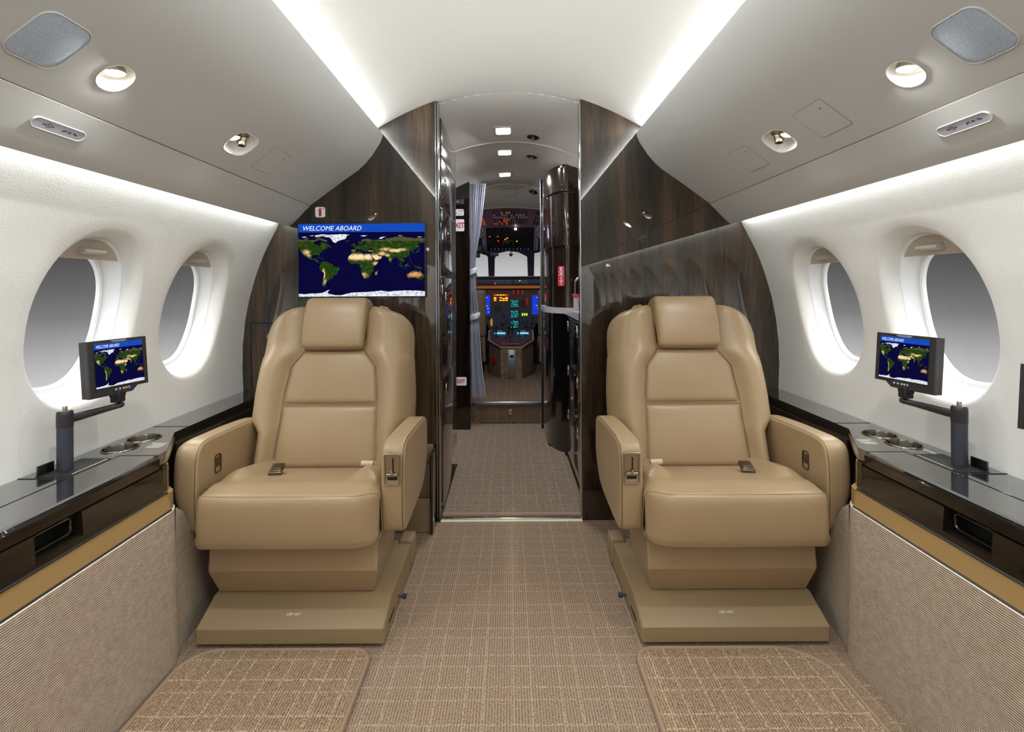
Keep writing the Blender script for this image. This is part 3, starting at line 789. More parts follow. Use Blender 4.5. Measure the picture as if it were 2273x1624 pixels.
    def seam_line(dz, dy):
        pts = []
        for k in range(33):
            x = -.258+.516*k/32; e = abs(x) - (.264-(x0r if x < 0 else x1r)); R = x0r if x < 0 else x1r
            ins = R - sqrt(max(0, R*R-e*e)) if e > 0 else 0
            pts.append(warp(x, -.0065+dy+ins*.85, .4475+dz-ins*.55))
        return pts
    bm = BM(); add_tube(bm, seam_line(0, 0), .0022, 6); P('front_piping', bm, 'leather')
    bm = BM(); add_tube(bm, seam_line(-.0045, -.0035), .0011, 5); P('front_seam', bm, 'stitch')
    # --- backrest shell with side bolsters
    bm = BM(); rings = []
    ts = [-.03, -.02, -.01] + [.02*k for k in range(0, 21)] + [.41+.01*k for k in range(0, 15)] + [.5575,.567,.576,.584,.591,.597,.602]
    for t in ts:
        tq = min(max(t, 0), .6075); w = back_w(tq); w_in, w_out = back_w(tq, False), w; tt = min(max(t, 0), .6)
        pw = min(panel_w(tt), w*.8); WQ = {a: w_in, -a: w_out}
        rt = .045; et = t-(.605-rt); top = rt - sqrt(max(0, rt*rt-et*et)) if et > 0 else 0
        eb = -t; bot = .03 - sqrt(max(0, .03**2-eb**2)) if eb > 0 else 0
        thick = (.175 - .07*sstep(t, .2, .6)); amp = .045 - .018*sstep(t, .36, .46)
        ring = []
        nx = 56
        for k in range(nx+1):
            f = -1 + 2*k/nx; ws_ = WQ[1 if f > 0 else -1]; x = ws_*math.copysign(abs(f)**.8, f); u = abs(x)
            q = max(0, (u-pw)/(ws_-pw))
            d = amp*(1-(1-q*2.1)**2) if q < 1/2.1 else amp-(.050+amp*.3)*((q-1/2.1)/(1-1/2.1))**2.4
            d -= top*.9 + bot
            ring.append(bk(x, t, d))
        zed = -.045 - top*.3
        sw = WQ[1] + .010*min(1, w/.2); w = WQ[1]
        ring.append(bk(sw, t, zed-.01)); ring.append(bk(sw+.002, t, zed-.05)); ring.append(bk(sw-.002, t, -thick*.8+top*.6)); ring.append(bk(w-.03 if w > .1 else w*.7, t, -thick+top*.8))
        sw = WQ[-1] + .010*min(1, w_out/.2); w = WQ[-1]
        ring.append(bk(0, t, -thick+top*.8))
        ring.append(bk(-(w-.03 if w > .1 else w*.7), t, -thick+top*.8)); ring.append(bk(-(sw-.002), t, -thick*.8+top*.6)); ring.append(bk(-sw-.002, t, zed-.05)); ring.append(bk(-sw, t, zed-.01))
        rings.append(ring)
    add_loft(bm, rings, True, True, True); P('backrest', bm, angle=70)
    for q in (-1, 1):                             # seam where the bolster meets the side
        bm = BM(); add_tube(bm, [bk(q*(back_w(t, q != a)+.0045), t, -.043) for t in [.02*k for k in range(1, 28)]], .0013, 5); P('side_seam', bm, 'stitch')
    # --- back panels
    def panel(name, t0, t1, puff, rows=22, cols=26, cornered=False):
        bm = BM(); vs = []
        for i in range(rows+1):
            tn = -1+2*i/rows; t = t0+(t1-t0)*(i/rows)
            hw = panel_w(t)*.995
            if cornered and t > t1-.052: hw = min(hw, .112 + .058*sqrt(max(0, 1-((t-(t1-.052))/.052)**2)))
            r = []
            for j in range(cols+1):
                xn = -1+2*j/cols; xn = math.copysign(abs(xn)**.75, xn); x = hw*xn + a*.004
                pr = max(0, (1-abs(xn)**6))*max(0, (1-abs(tn)**8))
                r.append(bm.verts.new(bk(x, t, -.003+puff*pr**.28 + .010*cos(x/.2*pi/2)*cos(tn*pi/2)*(1 if not cornered else .7))))
            vs.append(r)
        for i in range(rows):
            for j in range(cols): bm.faces.new((vs[i][j], vs[i][j+1], vs[i+1][j+1], vs[i+1][j]))
        g = bmesh.ops.extrude_face_region(bm, geom=bm.faces[:])
        for v in [e for e in g['geom'] if isinstance(e, bmesh.types.BMVert)]: v.co += Vector((0, .012, -.0035))
        P(name, bm, angle=80)
    def outline(t0, t1, cornered):
        pts = []
        def hwf(t):
            h = panel_w(t)
            if cornered and t > t1-.052: h = min(h, .112 + .058*sqrt(max(0, 1-((t-(t1-.052))/.052)**2)))
            return h
        L = [t0+(t1-t0)*k/24 for k in range(25)]
        return [bk(a*.004+hwf(t)*.993, t, .006) for t in L] + [bk(a*.004-hwf(t)*.993, t, .006) for t in reversed(L)]
    bm = BM(); add_tube(bm, outline(.2205, .429, True), .0012, 5, closed=True); P('panel_seam', bm, 'stitch')
    bm = BM(); add_tube(bm, outline(-.004, .2205, False), .0012, 5, closed=True); P('panel_seam', bm, 'stitch')
    panel('lower_back_panel', -.005, .2185, .013)
    panel('upper_back_panel', .2225, .428, .013, cornered=True)
    # --- headrest, rolled over the top
    prof = smooth_closed([(.000,.432),(.030,.431),(.044,.446),(.049,.500),(.047,.560),(.039,.605),(.022,.632),(-.03,.641),(-.080,.630),(-.100,.600),(-.100,.555),(-.03,.545),(-.008,.50)], 3)
    pr2 = []
    for d, t in prof: v = bk(0, t, d); pr2.append((v.y, v.z))
    def hw(x, y, z): return (x*(1+.02*sstep(z, .80, 1.0)), y-.004*cos(x/.12*pi/2), z)
    bm = BM(); pillow(bm, pr2, -.1185, .1185, .020, .020, n=6, mid=8, warp=hw); hd = P('headrest', bm, angle=70)
    bm = BM(); add_tube(bm, [bk(a*.145, .600, -.045), bk(a*.155, .613, -.055), bk(a*.175, .611, -.065), bk(a*.19, .596, -.07)], .0055, 8); P('pull_strap', bm, 'leather')
    # --- armrests
    armp = smooth_closed([(.066,.311),(.052,.335),(.048,.41),(.052,.515),(.068,.562),(.105,.578),(.20,.577),(.30,.573),(.43,.563),(.466,.548),(.476,.515),(.474,.42),(.43,.362),(.36,.322),(.20,.308),(.10,.305)], 3)
    bm = BM(); xa, xb = sorted((a*.289, a*.361)); pillow(bm, armp, xa, xb, .013, .013, n=5, mid=4); ar = P('armrest', bm, angle=50)
    bm = BM(); xi, xo = -a*.266, -a*.352
    def taper(x, y, z):
        f = max(0, min(1, (abs(x)-.27)/.08)); return (x + a*f*.045*max(0, (.44-z)/.13)**1.4*(1-sstep(y, .25, .45)), y, z)
    if xi < xo: pillow(bm, armp, xi, xo, .010, .036, n=6, mid=4, warp=taper)
    else: pillow(bm, armp, xo, xi, .036, .010, n=6, mid=4, warp=taper)
    al = P('armrest', bm, angle=50)
    for par, xx in ((ar, a*.3545), (al, -a*.2725)):
        c = (.26, .44); bm = BM()
        add_tube(bm, [(xx, c[0]+(y-c[0])*.994, c[1]+(z-c[1])*.99) for y, z in armp], .0016, 5, closed=True); P('arm_seam', bm, 'stitch', par)
    # recline control let into the front of the aisle armrest
    fx = a*.325; tilt = Matrix.Translation((fx, .0475, .505)) @ Matrix.Rotation(radians(90), 4, 'X') @ Matrix.Rotation(radians(2), 4, 'X')
    def local(bm):
        for v in bm.verts: v.co = tilt @ v.co
        return bm
    bm = BM(); o1 = rrect(.049, .096, .006, 4)
    add_loft(bm, [[(x*k, y*k2, z) for x, y in o1] for k, k2, z in ((1,1,-.004),(1,1,.004),(.96,.98,.0052),(.87,.93,.0045),(.84,.915,-.001))]); ct = P('control_bezel', local(bm), 'nickel', ar)
    bm = BM(); add_plate(bm, [(x*.84, y*.915) for x, y in o1], -.004, -.0012); P('control_plate', local(bm), 'nickel', ar, flat=True)
    bm = BM(); add_plate(bm, rrect(.0045, .050, .002, 4, .002, .008), -.003, -.0006); add_plate(bm, rrect(.030, .010, .001, 2, 0, -.030), -.003, -.0004); P('control_slot', local(bm), 'black', ar, flat=True)
    bm = BM(); add_box(bm, (-.018, -.020, .001), (.018, -.012, .008), .002); add_box(bm, (-.003, -.016, .002), (.003, -.004, .010), .002); P('control_lever', local(bm), 'nickel', ar)
    # paddle latch on the inner face of the outboard armrest
    f2 = Matrix.Translation((-a*.2655, .158, .487)) @ Matrix.Rotation(radians(90)*a, 4, 'Z') @ Matrix.Rotation(radians(90), 4, 'X')
    def loc2(bm):
        for v in bm.verts: v.co = f2 @ v.co
        return bm
    bm = BM(); o2 = rrect(.034, .060, .010, 5)
    add_loft(bm, [[(x*k, y*k2, z) for x, y in o2] for k, k2, z in ((1,1,-.003),(1,1,.002),(.94,.96,.003),(.82,.88,.0022),(.78,.86,-.002))]); P('latch_bezel', loc2(bm), 'bronze', al)
    bm = BM(); add_plate(bm, [(x*.78, y*.86) for x, y in o2], -.003, -.0012); P('latch_well', loc2(bm), 'black', al, flat=True)
    bm = BM(); add_box(bm, (-.012, -.004, -.001), (.012, .020, .003), .002); add_box(bm, (-.012, -.008, 0), (.012, -.003, .005), .002); P('latch_paddle', loc2(bm), 'bronze', al)
    # --- seat belt halves lying on the cushion
    bm = BM(); m = Matrix.Translation((-a*.105, .225, .441)) @ Matrix.Rotation(radians(9), 4, 'X') @ Matrix.Rotation(radians(a*8), 4, 'Z') @ Matrix.Scale(.84, 4)
    add_box(bm, (-.024, -.028, -.006), (.024, .030, .011), .004, mat4=m); bk1 = P('belt_buckle', bm, 'bronze')
    bm = BM(); add_box(bm, (-.0265, -.034, -.008), (.0265, -.016, .006), .005, mat4=m); add_box(bm, (-.021, -.02, .0105), (.021, .026, .014), .0015, mat4=m); P('buckle_flap', bm, 'bronze', bk1)
    bm = BM(); m2 = Matrix.Translation((a*.200, .225, .452)) @ Matrix.Rotation(radians(9), 4, 'X') @ Matrix.Rotation(radians(-a*4), 4, 'Z')
    add_lathe(bm, [(.004,-.021),(.0095,-.020),(.0095,.020),(.004,.021)], (0,0,.008), 'x', 16, True, True)
    for v in bm.verts: v.co = m2 @ v.co
    st = P('belt_strap', bm, plain_name('belt_webbing'))
    bm = BM(); add_box(bm, (-.016, -.032, -.004), (.016, .0, -.001), .001, mat4=m2); add_lathe(bm, [(.0055,.021),(.0055,.026)], (0,0,.008), 'x', 12, True, True) if False else None
    P('belt_tongue', bm, 'nickel', st)
    bm = BM(); add_box(bm, (-.008, -.028, -.0012), (.008, -.020, -.0006), .0, mat4=m2); P('tongue_slot', bm, 'black', st, flat=True)
    return root
M['belt_webbing'] = plain('belt_webbing_cream', (196,180,155), .7)
def plain_name(n): return n
seat(-1, 'tan leather club seat under the wall mounted map screen', True, .030)
seat(1, 'tan leather club seat in front of the dark wood bulkhead beside the galley', False, -.046)

# ================================================================== SIDE LEDGES
def ledge(s):
    t = thing('side_ledge', 'dark stone topped side ledge with walnut drawers and ribbed fabric below, under the ' + ('left' if s < 0 else 'right') + ' windows', 'cabinet', (s*1.0, 0, 0), 'side ledges along the cabin walls')
    P = lambda name, bm, mat, par=t, **k: build(name, bm, M[mat], par, world=True, **k)
    YC, YF = 1.376, 1.414
    # counter along the wall, with the narrower forward run
    pts = [(1.203, YA), (1.0865, YA), (1.0865, YC-.002), (.982, YC-.002), (.984, YF), (1.082, 1.593), (1.082, YB-.001), (1.203, YB-.001)]
    holes = [(1.134, 1.528), (1.134, 1.434)]
    bm = BM(); rings = []
    ins = lambda d: [(x+(-d if x > 1.15 else d), y + (d if y == YA else 0)) for x, y in pts]
    add_loft(bm, [[(s*x, y, .557) for x, y in pts], [(s*x, y, .587) for x, y in pts], [(s*(x+(0.002 if x < 1.15 else 0)), y, .5905) for x, y in pts]], True, True, True)
    top = P('counter_top', bm, 'stone', angle=20)
    cutters = BM()
    for hx, hy in holes:
        add_lathe(cutters, [(.0415,.50),(.0415,.63)], (s*hx, hy, 0), seg=40, cap0=True, cap1=True)
    bmesh.ops.recalc_face_normals(cutters, faces=cutters.faces)
    for v in cutters.verts: v.co = MW[t.name].inverted() @ v.co
    me = bpy.data.meshes.new('cutter'); cutters.to_mesh(me); cutters.free(); co = bpy.data.objects.new('cutter', me); COL.objects.link(co); co.matrix_world = MW[t.name]
    bpy.context.view_layer.update(); cut(top, co)
    for hx, hy in holes:
        bm = BM(); add_lathe(bm, [(.0465,.5903),(.0462,.5925),(.044,.5940),(.0425,.5935),(.0405,.588),(.0405,.522),(.036,.518),(.001,.518)], (s*hx, hy, 0), seg=44, cap1=True)
        P('cup_holder', bm, 'steel_cup', angle=50)
    # fold-out table lid: top strip and its upright edge
    bm = BM(); pr = [(1.0835,.590),(1.0835,.575),(.990,.575),(.984,.555),(.9795,.555),(.976,.580),(.9795,.587),(.985,.590)]
    add_prism(bm, [(s*x, z) for x, z in pr], 'y', YA, YC-.006); P('table_lid', bm, 'stone', angle=25)
    bm = BM(); pr = [(.9800,.5535),(.9755,.5535),(.9735,.578),(.9757,.582),(.980,.582)]
    add_prism(bm, [(s*x, z) for x, z in pr], 'y', YA, YC-.006); P('lid_edge', bm, 'wood_y', angle=25)
    # lower walnut front, broken by a pocket
    y0, y1 = 1.005, 1.118
    bm = BM(); fr = lambda xo: [(xo+.02,.4835),(xo-.002,.4835),(xo+.003,.550),(xo+.02,.550)]
    for ya, yb_ in ((YA, y0), (y1, YC)): add_prism(bm, [(s*x, z) for x, z in fr(.970)], 'y', ya, yb_)
    add_prism(bm, [(s*x, z) for x, z in ((.99,.4835),(.968,.4835),(.9685,.497),(.99,.497))], 'y', y0, y1)
    # corner and chamfer to the forward run
    P('lower_front', bm, 'wood_y', flat=True)
    bm = BM(); cor = [(.972, YC+.002), (.975, YF-.012), (1.074, 1.50), (1.095, 1.60), (1.095, 1.50), (1.0, YC+.002)]
    add_prism(bm, [(s*x, y) for x, y in cor], 'z', .4835, .5555); P('corner_front', bm, 'wood_y', flat=True)
    bm = BM(); add_box(bm, (min(s*1.078, s*1.10), 1.595, .40), (max(s*1.078, s*1.10), YB-.002, .556), .002); P('forward_front', bm, 'wood_y')
    bm = BM(); add_tube(bm, [(s*1.0775, 1.62, .528), (s*1.0775, YB-.01, .528)], .0015, 5); add_tube(bm, [(s*1.0775, 1.62, .528), (s*1.0775, 1.62, .556)], .0015, 5); P('forward_gap', bm, 'black')
    bm = BM(); x0, x1 = s*.985, s*1.02
    add_prism(bm, [(s*.992,.495),(s*1.03,.495),(s*1.03,.552),(s*.992,.552),(s*.992,.550),(s*1.026,.550),(s*1.026,.4975),(s*.992,.4975)], 'y', y0-.002, y1+.002)
    P('pocket', bm, 'black', flat=True)
    bm = BM(); ol = rrect(y1-y0-.02, .034, .010, 5, (y0+y1)/2-.004, .527)
    add_tube(bm, [(s*.986, y, z) for y, z in ol], .0028, 6, closed=True); P('pocket_rim', bm, 'black_gloss')
    # leather strip with dark reveals
    bm = BM(); pr = [(.975,.432),(.955,.432),(.9555,.4345),(.966,.480),(.975,.482)]
    add_prism(bm, [(s*x, z) for x, z in pr], 'y', YA, YC+.012)
    add_prism(bm, [(s*x, y) for x, y in ((.958,YC+.012),(.972,YC+.012),(1.09,1.50),(1.07,1.50),(.966,YF-.002))], 'z', .434, .481)
    add_prism(bm, [(s*.9745, YF-.014), (s*.978, YF-.012), (s*.984, YF-.002), (s*.979, YF-.002)], 'z', .481, .556)
    P('leather_strip', bm, 'strip', flat=True)
    bm = BM()
    for x, z in ((.9665,.4815),(.9555,.4325)): add_tube(bm, [(s*x, YA, z), (s*x, YC+.012, z)], .0030, 6)
    P('reveal_line', bm, 'black_plastic')
    # fabric panel, wrapping the corner towards the seat
    path = [(.948, YA), (.948, YC-.01), (.950, YC+.010), (.957, YC+.028), (.970, YC+.048), (1.03, 1.475), (1.07, 1.485)]
    bm = BM()
    add_loft(bm, [[(s*(x+dx), y, z) for x, y in path] for dx, z in ((-.008,.001),(-.008,.03),(-.001,.39),(.0,.430),(.02,.432))], closed=False)
    P('fabric_panel', bm, 'fabric', angle=50)
    bm = BM(); add_loft(bm, [[(s*x, y, z0*f) for x, y, z0 in ((.962,1.416,.428),(.968,1.455,.40),(.978,1.515,.312),(1.0,1.66,.296),(1.04,1.84,.296),(1.06,YB-.002,.296))] for f in (.002,.5,1)], closed=False); P('forward_fabric', bm, 'fabric', angle=50)
    # stowage slot for the screen post: dark well and lifted flap
    bm = BM(); add_box(bm, (min(s*1.092, s*1.172), 1.215, .5900), (max(s*1.092, s*1.172), 1.350, .5914)); P('post_slot', bm, 'black', flat=True)
    bm = BM(); add_box(bm, (min(s*1.166, s*1.171), 1.218, .588), (max(s*1.166, s*1.171), 1.262, .616), .001); P('slot_flap', bm, 'black_gloss')
    bm = BM(); add_tube(bm, [(s*1.203, 1.205, .5910), (s*1.0865, 1.205, .5910)], .0012, 5); P('top_joint', bm, 'black'); bm = BM(); add_tube(bm, [(s*1.200, 1.66, .5908), (s*1.083, 1.66, .5908)], .0010, 5); P('top_joint', bm, 'black')
    # printed notices on the counter (too small to read)
    bm = BM(); rnd = random.Random(5)
    for i in range(6):
        y = 1.44 + i*.008; L = .030 + .016*rnd.random(); q = -.006*rnd.random()
        x = 1.030 + q
        bm.faces.new([bm.verts.new((s*xx, yy, .5909)) for xx, yy in ((x, y), (x+L, y), (x+L, y+.0018), (x, y+.0018))])
    P('printed_notice', bm, 'ink_white', flat=True); bm = BM()
    for k in range(16):
        y = 1.235+k*.0068; bm.faces.new([bm.verts.new((s*xx, yy, .5918)) for xx, yy in ((1.0945, y), (1.0985, y), (1.0985, y+.0035), (1.0945, y+.0035))])
    if s > 0:
        P('printed_notice', bm, 'ink_white', flat=True); bm = BM()
        for k in range(7):
            y = 1.352+k*.0065; bm.faces.new([bm.verts.new((s*xx, yy, .5909)) for xx, yy in ((1.150, y), (1.160, y), (1.160, y+.004), (1.150, y+.004))])
    P('printed_notice', bm, 'ink_white', flat=True)
    return t
for s in (-1, 1): ledge(s)

# ================================================================== SCREENS WITH THE WORLD MAP
LAND = [
 [(-127,50),(-124.5,47),(-124,42),(-122,37),(-118,33.8),(-116,30),(-112.5,26),(-109.8,23),(-110.5,25.5),(-113.5,30.5),(-114.5,31.6),(-112,28.5),(-109,25.5),(-105.7,21),(-103,18.3),(-98,16),(-94,16),(-91,14),(-87.5,12.8),(-85.7,10.2),(-83.5,8.3),(-81,7.4),(-79,8.7),(-77.3,7.5),(-77.5,8.7),(-79.5,9.5),(-82.5,9.2),(-83.7,11),(-83.2,14.5),(-85.5,15.9),(-88.3,15.9),(-88,18.3),(-87,21.3),(-90.3,21),(-92,18.6),(-95,18.7),(-97.3,21.5),(-97.3,26),(-95,29),(-91,29.4),(-88.5,30.3),(-85,29.8),(-83,28.5),(-81.5,25.5),(-80.2,26),(-81.3,31),(-77.5,34.2),(-75.7,36.5),(-74,40.4),(-70.5,41.7),(-70,43.8),(-66.5,44.8),(-64,45.8),(-61,46),(-64.5,49),(-60,50.2),(-56,52.3),(-57.5,54.8),(-61.5,57),(-64.5,60.3),(-69.5,61),(-72.5,62.2),(-77.8,62.3),(-77.5,58.5),(-76.7,56.2),(-79.5,54.5),(-79,51.7),(-82.3,53),(-82.5,55.2),(-88,56.7),(-92.7,57.5),(-94.5,59.5),(-92.5,62.3),(-88,64.3),(-86,66.3),(-82,67),(-82,69.5),(-88,68.7),(-95,68),(-98,67.8),(-108,68),(-115,68.2),(-124,69.8),(-127,70)],
 [(-81.3,-4.5),(-79.8,-2),(-80,.5),(-78.5,2.3),(-77.3,4.5),(-77.5,7),(-75.5,10.5),(-72,12),(-71.5,11),(-68,11.5),(-62,10.7),(-57.5,6.5),(-51.5,4.5),(-50,0),(-44.5,-2.5),(-40,-2.8),(-35.2,-5.5),(-35,-9),(-39,-13.5),(-39.2,-18),(-41,-22),(-45,-23.7),(-48.5,-26),(-48.7,-28.5),(-52.2,-32.5),(-54.5,-34.8),(-58,-34),(-57,-36.5),(-58.5,-38.5),(-62,-39),(-62.5,-41),(-65,-41),(-65.5,-45),(-67.5,-46.5),(-66,-48),(-69,-51),(-68.5,-53),(-66,-55),(-71,-54.5),(-75,-51.5),(-75.5,-47),(-73,-42),(-73.5,-37),(-71.5,-32),(-70.3,-24),(-70.3,-18.3),(-76,-14),(-79.5,-7.5)],
 [(-17,14.7),(-16.5,19),(-17,21),(-13,27.7),(-9.7,30),(-9.5,32.5),(-6,35.8),(-2,35.1),(3,36.8),(10,37.2),(11,35),(10.2,34),(15,32.4),(19.5,30.3),(20,32.8),(23,32.6),(29,30.9),(34.2,31.3),(32.6,29.9),(35.5,24),(37.3,20.8),(39,15.5),(43.2,11.5),(45,10.5),(51,11.9),(50.8,9.3),(47.5,4),(41.5,-2),(39,-6),(40.6,-12),(40.5,-15.5),(35,-20),(35.4,-24),(32.8,-26.5),(31,-30),(27,-33.5),(20,-34.8),(18,-33),(17,-29),(14.5,-22.5),(11.8,-17),(13.7,-11),(12.2,-6),(8.8,-1),(9.5,3.8),(6,4.3),(2,6.3),(-4,5.2),(-7.6,4.4),(-11,6.7),(-13.3,9),(-15,11)],
 [(44.5,-25),(43.5,-22),(44.4,-16.2),(47.5,-14.8),(49.5,-12.2),(50.3,-15.7),(47.2,-24.8)],
 [(-9.3,37),(-9,43.2),(-1.8,43.4),(-1.2,46),(-4.5,48),(-1.5,49.2),(2,51),(4.5,52.5),(8.3,53.8),(8.2,57),(10.5,57.6),(10.5,54.5),(14,54),(19,54.5),(21,57),(24,57.3),(23.5,59.2),(30,60),(22.5,60),(21.5,62.5),(25.3,65),(22,65.8),(17.5,62),(17.3,60.5),(18.5,59.5),(16.5,57),(14.3,55.5),(12.8,55.6),(11,59),(8,58.2),(5.3,59.5),(5,62),(10.5,64.5),(14.5,68),(19,70),(26,71),(31,70.2),(41,67.5),(40,66),(34,66.6),(34.8,64.5),(38,64.2),(44,66),(44,68.3),(54,68.5),(60,69),(68,68.5),(67,72),(72.5,72.8),(73,68),(75,72),(80.5,73.3),(88,75.3),(98,76),(104,77.6),(113,74),(127,73),(131,71),(140,72.6),(154.5,71),(154.5,59.3),(150,59.5),(143,59.2),(135.5,54.7),(141.3,53),(140.3,48),(135,43.5),(131,42.7),(127.5,39.7),(129.4,37),(129,35.2),(126.4,34.5),(126.8,37.5),(125,39.5),(121.5,39),(122,40.6),(118,39),(119,37.3),(122.5,37),(119.3,35),(121.8,31.5),(121.8,29),(119,25.3),(114.5,22.5),(110,20.5),(108,21.6),(106,19.5),(109,13),(106.7,10.3),(105,8.7),(104.8,10.5),(101,12.7),(99.2,9.3),(103.4,4.5),(104,1.3),(100.5,5),(98.3,8.3),(98.6,13),(97.5,16.5),(94.3,16),(94,19),(91.5,22.6),(88.5,21.7),(87,20.5),(82.3,16.7),(80.2,15),(80,10.3),(77.5,8),(74.8,13),(72.8,19.5),(72.5,21),(69,22.3),(66.7,25.1),(57.5,25.6),(56.5,27),(51.5,27.8),(50,30),(48,29.8),(50.2,26.5),(51.5,25),(54,24.1),(56.3,26),(58.8,23.6),(59.7,22.4),(57.5,19),(55,17),(52,15.6),(45,12.8),(43.2,13),(42.5,16.7),(39,21),(35.2,28),(34.6,30),(35.8,35.5),(36,36.7),(30.5,36.5),(27.5,37),(26.3,39.5),(29,41),(33.5,42),(38,41),(41.5,41.6),(37,45),(39,47.2),(35,46.3),(33.5,44.5),(32,46.2),(29,45),(28,42.5),(28.5,41.2),(24,40.8),(23.7,38),(22.7,36.5),(21.3,38),(19.5,41.7),(16,43.4),(13.6,45.5),(12.4,44.5),(16,41.8),(18.4,40.1),(16.8,40.4),(16.5,38.5),(15.7,38),(15.7,40),(12.3,41.7),(10.3,43.6),(7.5,43.8),(3.2,43.2),(3,41.8),(-.3,39.5),(-2,36.8),(-5.4,36.1)],
 [(-5.5,50.2),(1.3,51.3),(1.7,52.8),(-1.5,55),(-2,57.6),(-3.3,58.6),(-5.8,57.8),(-4.8,54.7),(-3,53.5),(-5,52)],[(-10,51.8),(-6.3,52.2),(-5.8,54.8),(-8.5,55.3),(-10,54)],[(-22.5,65.5),(-22,64),(-18.7,63.4),(-13.8,65),(-16,66.5)],
 [(113.8,-22.5),(114.2,-26.2),(115.7,-32),(118,-35),(124,-33.8),(129,-31.6),(132,-32),(135.5,-34.8),(138,-33.5),(138.2,-35.6),(141,-38.2),(146.3,-39),(150,-37.4),(153,-31.5),(153.2,-26),(149.5,-22.3),(146.2,-19),(145.3,-15),(142.5,-10.8),(141.2,-15.5),(140,-17.6),(136,-15.5),(136.8,-12.2),(132.5,-11.5),(130,-14),(127,-14),(123.5,-17.3),(119,-20)],
 [(144.8,-41),(148.3,-41),(147.5,-43.5),(145.7,-43)],
 [(131,-1),(134,-.9),(135,-3.3),(138,-1.8),(141,-2.6),(145.8,-5),(150.5,-10.5),(146,-8.7),(143,-9.2),(138,-8.3),(138,-5.8),(133,-4)],
 [(109,1.5),(113,3.2),(117,7),(119,5),(117.5,1),(116,-3.8),(114.5,-3.8),(110.2,-2.8)],[(95.4,5.5),(98,4),(103.5,-1),(106,-3),(105.7,-5.8),(102,-3.8),(98.5,1)],[(105.3,-6.8),(108.5,-6.8),(114.4,-7.8),(114.3,-8.6),(106.5,-7.4)],[(119.5,-5.5),(119,-2.8),(120.2,.8),(125,1.5),(120.7,.3),(121.5,-2),(123,-5.3),(120.7,-3)],
 [(120.5,18.3),(122.2,18.3),(121.7,15),(124,13),(120.8,13.8)],[(122.5,8),(125.5,9.7),(126.3,7),(125.3,5.7)],[(130,31.3),(132,33.5),(136.5,33.6),(140.8,35.7),(141.9,39.8),(140,40.5),(137,37),(131.2,34.3)],[(140.2,42),(143.5,42),(145.3,43.4),(141.8,45.4)],[(142,46.2),(143.5,49.5),(142.8,54.2),(142.2,50)],[(120.3,23),(121.5,25.2),(120.8,22)],[(80,9.5),(81.8,7),(80.2,6.2)],[(-84.8,22),(-81,23.1),(-75,20.7),(-77.5,20)],[(-74.3,18.5),(-72.5,19.8),(-68.5,18.6),(-71.5,17.8)],[(8.3,41),(9.6,41),(9.3,39),(8.5,39)],[(12.5,38),(15.5,38.2),(15.1,36.8)],
 [(-116,71.5),(-105,73),(-105,69.3),(-114,69.2)],[(-80,73.5),(-72,71.2),(-62,66.5),(-65,62.3),(-72,64.8),(-77,68.5),(-88,71),(-88,73.5)],[(-59.3,47.8),(-55.7,51.3),(-53,47)],
]
ICE = [
 [(-73,78.3),(-66,75.9),(-58,75.3),(-54,71),(-52,67.5),(-49,62.5),(-43.5,60),(-40,64.8),(-33,67.8),(-24,70),(-20,74),(-19,79.5),(-12,81.5),(-28,83.6),(-45,82.6),(-60,82)],
 [(-90,80.5),(-75,83.2),(-62,82.5),(-72,79.8),(-80,76.3),(-90,76.6)],[(11,79),(17,80),(27,80),(18,77)],[(52,71.2),(57,75),(68,76.8),(58,71)],[(95,80),(105,79),(99,78)],[(138,76),(150,75),(142,74)],[(-120,76.5),(-110,77.5),(-108,75),(-118,75.5)],[(-103,79.3),(-93,81),(-95,78.5)],
 [(-127,-73.5),(-110,-74.5),(-100,-72.5),(-90,-72.8),(-75,-71.5),(-67.5,-68),(-63,-65),(-57,-63.3),(-60,-65.5),(-62,-69),(-61,-73.5),(-45,-77.5),(-30,-77.5),(-20,-73.5),(-8,-71),(10,-70),(30,-69.3),(45,-67.7),(55,-66),(68,-68),(75,-69),(90,-66.6),(110,-66),(130,-66.2),(146,-67.2),(154.5,-68.7),(154.5,-81),(-127,-81)],
]
DES = [(5,23,27,8.5,1),(28,23,16,8,1),(47,23,11,8,1),(59,31,9,6,.8),(66,43,12,5,.7),(88,39.5,15,4.5,.95),(104,42.5,11,4,.75),(72,27,6,4,.6),(-110,36,8,7,.75),(-104,28,6,5,.55),(-71,-22,3.5,13,.85),(-68,-42,4,8,.6),(19,-25,8,7,.6),(45,6,7,6,.65),(132,-24,17,8,.9),(77,18,4,7,.35),(35,39,6,2.5,.45),(-4,39.5,5,2.5,.45),(46,-21,3,5,.5)]
